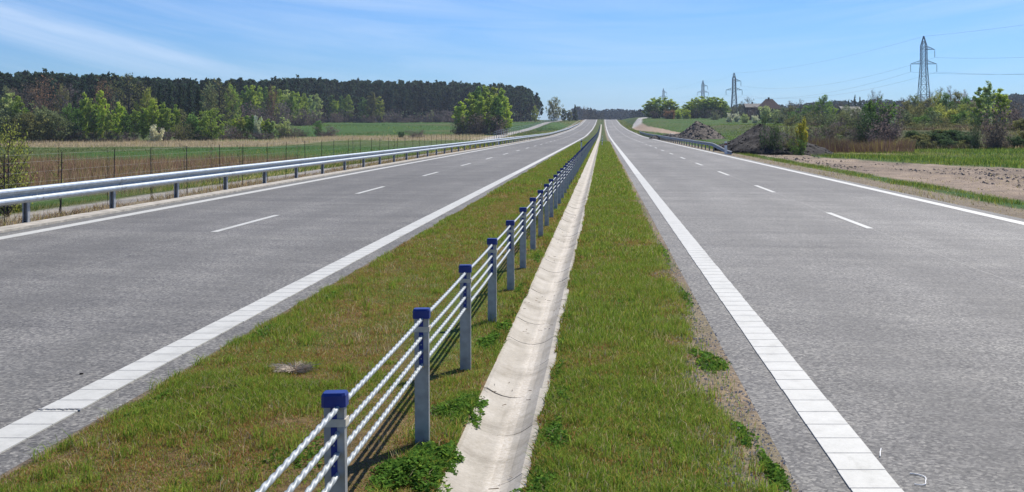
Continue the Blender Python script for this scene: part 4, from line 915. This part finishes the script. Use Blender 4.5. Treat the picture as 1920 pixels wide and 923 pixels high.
many('twiggy', [(840,208,560,34,'mauve'),(868,212,560,30,'mauve')], 'low bush half hidden behind the big birch clump', 'bushes behind the birch clump')
# --- clump left of the road
many('birch', [(882,178,312,28,'fresh'),(896,166,316,30,'green'),(911,164,310,30,'fresh'),(926,166,316,28,'gold'),(940,170,312,28,'fresh'),(950,186,308,22,'lime'),(903,182,306,26,'lime'),(932,184,304,24,'green')], 'tall green birch in the big clump left of the road', 'birches of the big clump left of the road')
plant('birch', 864, 192, 305, 32, 'lime', 'lime birch standing lower at the left side of the big clump')
plant('bare', 937, 158, 318, 26, 'grey', 'fine bare twig crown rising above the big clump')
many('twiggy', [(862,222,302,34,'twig'),(885,214,301,40,'mauve'),(910,212,301,40,'twig'),(935,218,301,36,'mauve')], 'dark bush at the foot of the big birch clump', 'bushes at the foot of the birch clump')
plant('round', 1038, 184, 640, 30, 'olive', 'lone rounded olive tree between the pine wood and the road')
plant('round', 1003, 199, 600, 13, 'gold', 'small golden tree at the right foot of the pine wood')
plant('birch', 1057, 204, 660, 14, 'grey', 'faint grey green tree left of the small dark spruce')
plant('birch', 1067, 207, 660, 12, 'olive', 'low olive tree touching the small dark spruce')
plant('spruce', 1078, 197, 680, 13, 'dark', 'small pointed dark spruce left of the road crest')
# saplings along the fence
many('sapling', [(201,276,33,14,'twig'),(286,276,36,13,'twig'),(345,274,40,12,'twig'),(449,268,47,13,'twig'),(558,262,60,12,'twig'),(662,250,80,12,'twig'),(740,244,110,13,'fresh')], 'thin leafless sapling beside the wire fence', 'thin saplings beside the wire fence')
plant('twiggy', 20, 252, 30.5, 70, 'gold', 'soft olive budding bush at the left frame edge behind the guardrail')
plant('bare', 16, 232, 28.5, 84, 'gold', 'feathery budding sapling at the left frame edge behind the guardrail')
plant('sapling', 110, 262, 29.6, 26, 'olive', 'small sapling with sparse buds, second from the left behind the guardrail')
plant('sapling', 398, 262, 42, 14, 'twig', 'slim leafless sapling rising over the guardrail before the reeds')
# --- right side
many('birch', [(1217,190,520,24,'fresh'),(1226,185,524,27,'lime'),(1237,184,520,27,'lime'),(1248,184,524,27,'fresh'),(1258,187,520,27,'lime'),(1265,194,518,18,'fresh')], 'green birch in the left rounded grove beyond the meadow', 'birches of the left rounded grove')
many('birch', [(1290,192,520,24,'lime'),(1298,187,524,24,'fresh'),(1307,184,520,27,'lime'),(1317,182,524,27,'lime'),(1327,183,520,27,'fresh'),(1336,183,524,27,'lime'),(1345,184,520,24,'lime'),(1354,186,522,24,'fresh'),(1361,193,518,18,'fresh')], 'green birch in the right rounded grove beyond the meadow', 'birches of the right rounded grove')
many('twiggy', [(1228,204,514,24,'mauve'),(1250,206,514,24,'mauve'),(1300,204,514,24,'twig'),(1322,204,514,24,'mauve'),(1346,206,514,24,'twig')], 'dark brush at the foot of the rounded groves', 'brush at the foot of the groves')
plant('shrub', 1256, 207, 500, 18, 'rust', 'small orange-brown bush before the left rounded grove')
plant('shrub', 1272, 204, 505, 16, 'lime', 'lime bush in the gap between the two groves')
plant('shrub', 1287, 206, 508, 16, 'lime', 'lime bush touching the right rounded grove')
plant('twiggy', 1340, 209, 480, 22, 'grey', 'grey round bush before the right rounded grove')
plant('bare', 1374, 200, 500, 20, 'olive', 'thin budding tree right of the right rounded grove')
plant('bare', 1387, 194, 500, 24, 'olive', 'budding tree below the second pylon')
plant('bare', 1402, 183, 500, 30, 'twig', 'bare round-topped tree left of the red roof')
plant('twiggy', 1414, 200, 480, 26, 'mauve', 'mauve bush between the bare tree and the red roof')
many('shrub', [(1367,213,440,13,'blossom'),(1382,211,440,13,'blossom'),(1397,214,430,14,'pale'),(1415,217,425,13,'blossom')], 'small pale blossoming bush at the far edge of the meadow', 'blossoming bushes at the far edge of the meadow')
plant('shrub', 1443, 200, 430, 34, 'pale', 'pale yellow-green willow in front of the red roof')
plant('twiggy', 1462, 205, 425, 28, 'grey', 'grey bush at the right foot of the red roof house')
plant('twiggy', 1440, 212, 98.5, 36, 'deep', 'dark sparse shrub growing on the back of the dark soil heap', None, .2)
plant('twiggy', 1424, 228, 104, 22, 'deep', 'thin dark shrub on the left shoulder of the dark soil heap', None, .2)
plant('twiggy', 1458, 232, 98, 34, 'deep', 'brown twiggy shrub low on the right flank of the dark soil heap', None, .2)
plant('twiggy', 1480, 222, 99, 32, 'olive', 'olive budding shrub between the dark heap and the yellow bush')
plant('shrub', 1503, 226, 100, 22, 'yellow', 'bright yellow flowering bush right of the dark soil heap')
plant('twiggy', 1496, 250, 97, 34, 'green', 'green shrub under the yellow flowering bush')
plant('bare', 1500, 188, 400, 26, 'twig', 'bare tree left of the arched green tree')
plant('round', 1516, 198, 330, 34, 'green', 'green tree left of the arched green tree')
plant('round', 1542, 180, 330, 36, 'green', 'tall arched green tree on the skyline right of the red roof')
plant('round', 1562, 200, 320, 26, 'fresh', 'fresh green tree right of the arched green tree')
plant('shrub', 1578, 210, 300, 26, 'grey', 'grey-green bush before the grey roof')
plant('shrub', 1490, 206, 330, 24, 'green', 'low green tree behind the yellow flowering bush')
many('twiggy', [(1520,226,150,40,'twig'),(1548,216,150,36,'grey'),(1576,222,146,36,'mauve'),(1602,218,146,34,'grey'),(1535,240,132,34,'mauve'),(1566,244,132,34,'twig'),(1595,240,132,34,'mauve'),(1512,250,122,30,'mauve'),(1612,236,134,30,'deep')], 'grey brown leafless shrub in the scrub behind the brown reeds', 'leafless scrub behind the brown reeds')
many('spruce', [(1603,180,560,9,'dark'),(1612,183,560,9,'dark'),(1592,188,560,9,'dark'),(1645,181,540,9,'dark')], 'small dark conifer on the skyline by the grey roof', 'dark conifers on the skyline by the grey roof')
plant('bare', 1636, 170, 450, 18, 'twig', 'bare tree on the skyline, left one of the pair above the big round bush')
plant('bare', 1650, 172, 450, 16, 'twig', 'bare tree on the skyline, right one of the pair above the big round bush')
plant('twiggy', 1628, 204, 134, 50, 'deep', 'dark twiggy left part of the big round bush group')
plant('shrub', 1645, 191, 139, 64, 'green', 'big round bush with fresh green top behind the brown reeds')
plant('twiggy', 1668, 196, 134, 52, 'mauve', 'mauve twiggy right part of the big round bush group')
plant('twiggy', 1650, 216, 129, 60, 'mauve', 'dark low twigs at the foot of the big round bush')
many('round', [(1700,190,270,30,'olive'),(1716,180,275,30,'grey'),(1737,186,265,32,'olive'),(1756,174,275,30,'gold'),(1773,176,270,30,'green'),(1796,174,275,30,'olive'),(1812,182,265,28,'green'),(1826,190,260,26,'olive')], 'budding olive tree in the grove behind the big pylon foot', 'grove behind the big pylon foot')
many('bare', [(1706,180,300,30,'twig'),(1728,178,300,30,'twig'),(1764,166,290,34,'olive'),(1783,163,290,30,'mauve'),(1808,170,300,26,'rust')], 'leafless tree in the grove behind the big pylon foot', 'leafless trees behind the big pylon foot')
many('shrub', [(1702,212,210,34,'grey'),(1726,218,200,34,'green'),(1750,210,210,34,'grey'),(1776,206,215,34,'gold'),(1800,210,205,34,'green'),(1716,230,180,26,'olive'),(1766,226,175,28,'deep'),(1745,232,170,24,'pale'),(1800,232,170,30,'olive'),(1818,222,180,26,'gold')], 'rounded shrub on the terrace between the bank and the grove', 'rounded shrubs on the terrace')
many('shrub', [(1698,258,131,34,'olive'),(1710,246,134,34,'deep'),(1728,252,131,34,'olive'),(1750,246,133,38,'deep'),(1772,254,131,34,'deep'),(1790,244,134,38,'deep'),(1812,250,132,34,'deep'),(1720,262,128,30,'grey'),(1765,244,136,34,'olive'),(1742,262,128,30,'olive'),(1782,262,128,30,'deep'),(1802,264,128,26,'olive'),(1900,256,129,36,'deep'),(1918,246,131,36,'olive'),(1690,264,127,24,'grey')], 'low dark green shrub on the face of the bank', 'low shrubs on the face of the bank')
plant('twiggy', 1828, 212, 127, 30, 'deep', 'dark narrow shrub left of the big grey willow')
plant('twiggy', 1866, 200, 129, 58, 'mauve', 'big dark grey twiggy willow on the right beside the green field')
plant('twiggy', 1872, 212, 126, 50, 'twig', 'brown lower front of the big grey willow')
plant('birch', 1876, 168, 150, 36, 'lime', 'tall bright yellow-green birch behind the big grey willow')
plant('birch', 1853, 155, 172, 26, 'pale', 'tallest pale grey-green birch on the right skyline')
plant('birch', 1837, 166, 175, 24, 'fresh', 'mid green birch left of the tallest pale birch')
plant('twiggy', 1902, 206, 150, 36, 'mauve', 'mauve shrub near the right frame edge')
plant('twiggy', 1916, 196, 200, 34, 'twig', 'brown shrub cut by the right frame edge')
plant('shrub', 1912, 224, 140, 36, 'olive', 'olive shrub low at the right frame edge')

for p_, t_, Y_, w_, c_ in [(1705,236,150,30,'grey'),(1728,232,150,34,'olive'),(1752,236,155,30,'grey'),(1778,232,150,34,'olive'),(1802,234,150,30,'twig'),(1690,224,160,34,'olive'),(1738,222,165,34,'grey'),(1768,220,165,34,'olive'),(1812,220,165,30,'grey'),
    (1716,246,141,30,'olive'),(1745,248,141,30,'twig'),(1772,246,141,32,'olive'),(1798,246,141,30,'grey'),(1826,244,140,26,'olive'),(1890,236,140,30,'grey'),(1908,238,140,30,'olive'),
    (1508,212,200,34,'grey'),(1530,208,210,34,'olive'),(1555,206,210,34,'grey'),(1582,206,200,30,'olive'),(1600,204,200,30,'grey'),(1618,206,200,30,'twig'),(1480,214,210,30,'grey'),(1500,232,140,30,'olive'),(1524,238,140,30,'grey'),(1556,234,140,30,'twig'),(1584,236,140,30,'olive')]:
    plant('twiggy', p_, t_, Y_, w_, c_, 'hazy budding shrub in the dense scrub of the right bank and terrace', 'dense scrub of the right bank and terrace')
many('round', [(1690,204,240,28,'grey'),(1720,200,240,30,'olive'),(1744,202,245,28,'green'),(1762,196,245,28,'gold'),(1786,198,240,28,'grey'),(1806,196,245,28,'gold'),(1588,198,330,24,'grey'),(1604,202,320,22,'olive'),(1484,200,400,24,'olive'),(1470,202,400,20,'grey')], 'low grey-green tree filling the middle of the right scrub', 'low trees in the middle of the right scrub')
many('bare', [(1482,190,420,22,'twig'),(1526,192,420,24,'twig'),(1574,192,430,22,'twig'),(1690,184,330,24,'twig'),(1745,172,320,24,'twig'),(1900,186,300,30,'twig'),(1885,190,300,30,'olive')], 'fine leafless tree on the right skyline', 'fine leafless trees on the right skyline')

# --- pine wood: individual front pines, the deep wood as one mass
def skyline(px): return np.interp(px, [-60, 0, 60, 100, 160, 230, 300, 400, 500, 575, 650, 800, 900, 960, 985, 1000, 1010, 1016], [140, 141, 139, 140, 144, 147, 151, 153, 154, 150, 156, 157, 160, 163, 168, 174, 184, 200])
PM = []
for v in range(8):
    w, l, wd, ht = tree_meshes('pine', 60+v)
    nv = len(w.vertices); co = np.zeros(nv*3, np.float32); w.vertices.foreach_get('co', co); co2 = np.zeros(len(l.vertices)*3, np.float32); l.vertices.foreach_get('co', co2)
    fw = np.zeros(len(w.loops), np.int32); w.loops.foreach_get('vertex_index', fw); fl = np.zeros(len(l.loops), np.int32); l.loops.foreach_get('vertex_index', fl)
    tc = np.zeros(len(l.vertices)*4, np.float32); l.color_attributes['tone'].data.foreach_get('color', tc)
    cc = np.concatenate([np.ones((nv, 3)), tc.reshape(-1, 4)[:, :3]])
    PM.append((mesh('pine_tree', np.concatenate([co, co2]).reshape(-1, 3), [fw.reshape(-1, 4), fl.reshape(-1, 4)+nv], [MA['bark_pine'], MA['leaf']], np.concatenate([np.zeros(len(w.polygons)), np.ones(len(l.polygons))]), False, cc), wd, ht, co2.reshape(-1, 3)))
lab_p = 'tall dark pine in the front rows of the pine wood beyond the left fields'
px = -30.; i = 0
while px < 1013 and i < 262:
    Yb = np.interp(px, [0, 380, 500, 620, 700, 1013], [350, 380, 460, 580, 600, 620]); Y = Yb+rt.uniform(0, 26)+(i % 2)*14
    X = PX(px, Y); z = h1(X, Y); top = skyline(px)+rt.choice([-6, -3, 0, 2, 5, 8, 12, 16])+rt.uniform(-1.5, 2); hgt = PZ(top, Y)-z
    me, wd, ht, _ = PM[i % 8]; s = hgt/ht; sw = s*rt.uniform(.85, 1.25)
    o = link('pine_tree', me, None, (X, Y, z), label=lab_p, category='tree', group='pines in the front rows of the pine wood'); o.scale = (sw, sw, s); o.rotation_euler.z = rt.uniform(0, 6.28)
    c = LC['pine']; q = rt.uniform(.75, 1.35); o.color = (c[0]*q*rt.uniform(.9, 1.25), c[1]*q, c[2]*q*rt.uniform(.9, 1.2), 1)
    px += rt.uniform(2.6, 5.3); i += 1
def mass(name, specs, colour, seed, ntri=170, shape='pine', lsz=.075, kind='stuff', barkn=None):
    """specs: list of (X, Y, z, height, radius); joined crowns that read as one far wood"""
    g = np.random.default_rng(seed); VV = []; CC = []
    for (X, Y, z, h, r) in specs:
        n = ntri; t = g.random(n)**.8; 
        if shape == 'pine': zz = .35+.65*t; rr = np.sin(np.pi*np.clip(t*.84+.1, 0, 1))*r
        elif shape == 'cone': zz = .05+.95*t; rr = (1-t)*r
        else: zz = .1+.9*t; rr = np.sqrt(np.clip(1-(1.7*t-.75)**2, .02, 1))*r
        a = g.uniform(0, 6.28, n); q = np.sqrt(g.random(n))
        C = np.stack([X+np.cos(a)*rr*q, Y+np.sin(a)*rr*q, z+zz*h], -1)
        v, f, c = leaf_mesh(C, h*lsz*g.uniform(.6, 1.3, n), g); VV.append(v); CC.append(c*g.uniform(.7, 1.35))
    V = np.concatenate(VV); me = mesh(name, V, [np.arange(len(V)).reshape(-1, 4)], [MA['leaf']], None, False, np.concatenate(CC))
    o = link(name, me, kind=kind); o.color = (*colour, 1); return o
sp = []
for row in range(6):
    p = -50.
    while p < 1012-row*2:
        Yb = np.interp(p, [0, 380, 500, 620, 700, 1013], [350, 380, 460, 580, 600, 620])+38+row*11; X = PX(p, Yb); z = h1(X, Yb)
        top = skyline(p)+rt.choice([-3, 0, 3, 6, 10, 14])+rt.uniform(-1, 2); hh = max(6, PZ(top, Yb)-z); sp.append((X+rt.uniform(-2, 2), Yb+rt.uniform(-4, 4), z, hh, hh*rt.uniform(.11, .16))); p += rt.uniform(5, 9)*(500/Yb)
mass('deep_pine_wood', sp, LC['pine'], 400, 150)
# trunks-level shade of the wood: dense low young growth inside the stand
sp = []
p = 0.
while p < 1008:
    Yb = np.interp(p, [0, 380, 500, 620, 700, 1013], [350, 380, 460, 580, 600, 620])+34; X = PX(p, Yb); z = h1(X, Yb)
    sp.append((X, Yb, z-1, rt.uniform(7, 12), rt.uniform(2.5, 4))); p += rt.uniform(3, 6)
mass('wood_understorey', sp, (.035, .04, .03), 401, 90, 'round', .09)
# distant woods along the horizon
def far_wood(name, pxa, pxb, Y, topf, colour, seed, step=5, shape='round', depth=60):
    sp = []; p = pxa
    while p < pxb:
        for r_ in range(2):
            Yb = Y+rt.uniform(0, depth); X = PX(p, Yb); z = h1(X, Yb)-3; top = topf(p)+rt.uniform(-2, 4)+r_*2; hh = PZ(top, Yb)-z
            if hh > 2: sp.append((X, Yb, z, hh, max(3, hh*.3)))
        p += step*rt.uniform(.6, 1.3)
    return mass(name, sp, colour, seed, 150, shape, .07)
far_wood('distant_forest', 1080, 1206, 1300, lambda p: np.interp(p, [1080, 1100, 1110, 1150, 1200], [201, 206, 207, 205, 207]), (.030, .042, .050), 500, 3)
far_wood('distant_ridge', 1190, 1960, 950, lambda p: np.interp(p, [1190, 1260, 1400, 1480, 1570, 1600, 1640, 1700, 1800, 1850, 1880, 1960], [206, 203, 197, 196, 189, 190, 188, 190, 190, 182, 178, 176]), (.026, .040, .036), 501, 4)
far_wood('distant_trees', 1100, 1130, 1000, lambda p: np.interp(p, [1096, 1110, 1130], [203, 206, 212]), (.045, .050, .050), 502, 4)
many('bare', [(1095,199,1000,9,'twig'),(1101,201,1000,8,'twig')], 'thin bare tree above the road crest left of the median', 'thin bare trees above the road crest')

# ------------------------------------------------------------------ houses
def hip_roof(w, d, z0, h, ov, ridge=.35):
    a, b = w/2+ov, d/2+ov; r = w*ridge/2
    return [(-a, -b, z0), (a, -b, z0), (a, b, z0), (-a, b, z0), (-r, 0, z0+h), (r, 0, z0+h)], [(0, 1, 5, 4), (2, 3, 4, 5), (1, 2, 5), (3, 0, 4), (3, 2, 1, 0)]
def house(label, px, Y, w, d, eave, rh, roofm, wallm, rz=0, hip=True, wins=3, lift=0):
    X = PX(px, Y); z = h1(X, Y)+lift; t = thing('house', label, 'house', (X, Y, z), None, rz)
    m = MB(); m.box((-w/2, -d/2, -1.5-lift), (w/2, d/2, eave)); link('wall', m.data('wall', [MA[wallm]]), t)
    m = MB()
    if hip: v, f = hip_roof(w, d, eave+.002, rh, .4)
    else:
        a, b = w/2+.4, d/2+.4; v = [(-a,-b,eave),(a,-b,eave),(a,b,eave),(-a,b,eave),(-a,0,eave+rh),(a,0,eave+rh)]; f = [(0,1,5,4),(2,3,4,5),(1,2,5),(3,0,4),(3,2,1,0)]
    m.add(v, f); r = link('roof', m.data('roof', [MA[roofm]]), t)
    m = MB(); m.box((-.35, .3, eave+rh*.6), (.35, .9, eave+rh+.7)); link('chimney', m.data('chimney', [MA['roof_red']]), r)
    for i in range(wins):
        x = (i+.5)/wins*w-w/2; m = MB(); m.box((x-.6, -d/2-.04, eave*.5-.7), (x+.6, -d/2-.004, eave*.5+.7)); fr = link('window', m.data('window', [MA['white']]), t)
        m = MB(); m.box((x-.5, -d/2-.06, eave*.5-.6), (x+.5, -d/2-.042, eave*.5+.6)); link('pane', m.data('pane', [MA['glass']]), fr)
    return t
house('dark red hipped roof house above the meadow behind the pale willow', 1442, 480, 8.6, 8, 4.6, 4.2, 'roof_red', 'brown_wall', .1, True, 2)
house('low dark shed roof left of the red hipped roof', 1411, 490, 6.5, 7, 4.2, 1.7, 'roof_grey', 'brown_wall', 0, False, 2, 1)
house('long grey gable roof on the slope left of the big round bush', 1592, 420, 9, 9, 2.6, 3.6, 'roof_grey', 'brown_wall', .5, False, 3)
house('small pale house with red roof among the grove near the tall birches', 1813, 330, 5.0, 6, 4.0, 2.0, 'roof_red', 'plaster', -.3, False, 2, 1)

# ------------------------------------------------------------------ pylons and power lines
def pylon(px, Y, topy, label, sc=1.0, rz=.0, thick=1.0):
    X = PX(px, Y); ztop = PZ(topy, Y); t = thing('electricity_pylon', label, 'pylon', (X, Y, ztop-36*sc), None, rz); t.scale = (sc,)*3
    Hm = 36.; zl = Hm-11.7; zu = Hm-5.6
    def hw(z): return np.interp(z, [0, zl, zu+1.4, Hm], [2.6, 1.15, 1.08, .12])
    m = MB(); lv = [0, 6.2, 11.4, 15.6, 19, 21.8, zl, zl+2.0, zl+4.1, zu, zu+1.4, Hm-2.2, Hm]
    for a, b in zip(lv, lv[1:]):
        wa, wb = float(hw(a)), float(hw(b)); ca = [(-wa,-wa,a),(wa,-wa,a),(wa,wa,a),(-wa,wa,a)]; cb = [(-wb,-wb,b),(wb,-wb,b),(wb,wb,b),(-wb,wb,b)]
        for i in range(4):
            j = (i+1) % 4; m.bar(ca[i], cb[i], .13*thick, 0, 4); m.bar(ca[i], cb[j], .07*thick, 0, 3); m.bar(ca[j], cb[i], .07*thick, 0, 3); m.bar(cb[i], cb[j], .06*thick, 0, 3)
    link('tower', m.data('tower', [MA['pylon']]), t)
    def arm(s, z, L, up):
        m = MB(); w = float(hw(z)); w2 = float(hw(z+up)); tip = (s*L, 0, z)
        for q in (-1, 1):
            m.bar((s*w, q*w, z), tip, .10*thick, 0, 4); m.bar((s*w2, q*w2, z+up), tip, .08*thick, 0, 4)
            for u in (.3, .6): m.bar((s*(w+(L-w)*u), q*w*(1-u), z), (s*(w2+(L-w2)*u), q*w2*(1-u), z+up*(1-u)), .05*thick, 0, 3)
        o = link('crossarm', m.data('crossarm', [MA['pylon']]), t)
        m = MB(); m.bar((s*L, 0, z-.05), (s*L, 0, z-3.4), .05*thick, 0, 4)
        for k in range(9): m.bar((s*L, 0, z-.5-k*.3), (s*L, 0, z-.62-k*.3), .16*thick, 0, 6)
        link('insulator', m.data('insulator', [MA['pylon']]), o)
        c, s_ = math.cos(rz), math.sin(rz); return Vector((X+c*s*L*sc, Y+s_*s*L*sc, ztop-36*sc+(z-3.4)*sc))
    A = [arm(-1, zl, 5.6, 1.5), arm(1, zl, 5.6, 1.5), arm(1, zu, 4.7, 1.4)]
    return A+[Vector((X, Y, ztop-.1))]
p1 = pylon(1732, 476, 68, 'nearest tall steel lattice pylon on the right above the grove', 1.0, .05, 1.15)
p2 = pylon(1376.5, 777, 137, 'second nearest lattice pylon, left of the red roof', 1.0, .05, 1.7)
p3 = pylon(1318, 1120, 151, 'third lattice pylon rising behind the right rounded grove', 1.0, .05, 1.8)
p4 = pylon(1244, 1600, 166, 'smallest farthest lattice pylon behind the left rounded grove', 1.0, .05, 2.0)
d0 = Vector((45*1.06, -301*1.06, -1.0))
p0 = [p+d0 for p in p1]
def wire(a, b, sag, label):
    n = 28; m = MB(); pts = []
    for i in range(n+1):
        t = i/n; q = a.lerp(b, t); q.z -= 4*sag*t*(1-t); pts.append(q-a)
    for p, q in zip(pts, pts[1:]): m.bar(p, q, .034, 0, 3)
    link('power_line', m.data('power_line', [MA['pylon']]), None, tuple(a), label=label, category='power line', group='power lines strung between the pylons')
for nm, A_, B_ in (('from the nearest pylon out past the right frame edge', p1, p0), ('between the nearest and second pylon', p1, p2), ('between the second and third pylon', p2, p3), ('between the third and farthest pylon', p3, p4)):
    for i, w_ in enumerate(('lower left', 'lower right', 'upper right', 'top earth')): wire(A_[i], B_[i], 6.0 if i < 3 else 3.0, '%s power line %s' % (w_, nm))

# ------------------------------------------------------------------ air between the camera and the far woods
hz = MB(); hz.box((-3600, -500, -12), (3600, 5700, 72))
hm = bpy.data.materials.new('air'); hm.use_nodes = True; hm.node_tree.nodes.clear()
pv = hm.node_tree.nodes.new('ShaderNodeVolumePrincipled'); pv.inputs['Color'].default_value = (.72, .84, 1, 1); pv.inputs['Density'].default_value = .00013; pv.inputs['Anisotropy'].default_value = .2
ho = hm.node_tree.nodes.new('ShaderNodeOutputMaterial'); hm.node_tree.links.new(pv.outputs[0], ho.inputs['Volume'])
link('haze', hz.data('haze', [hm]), kind='stuff')
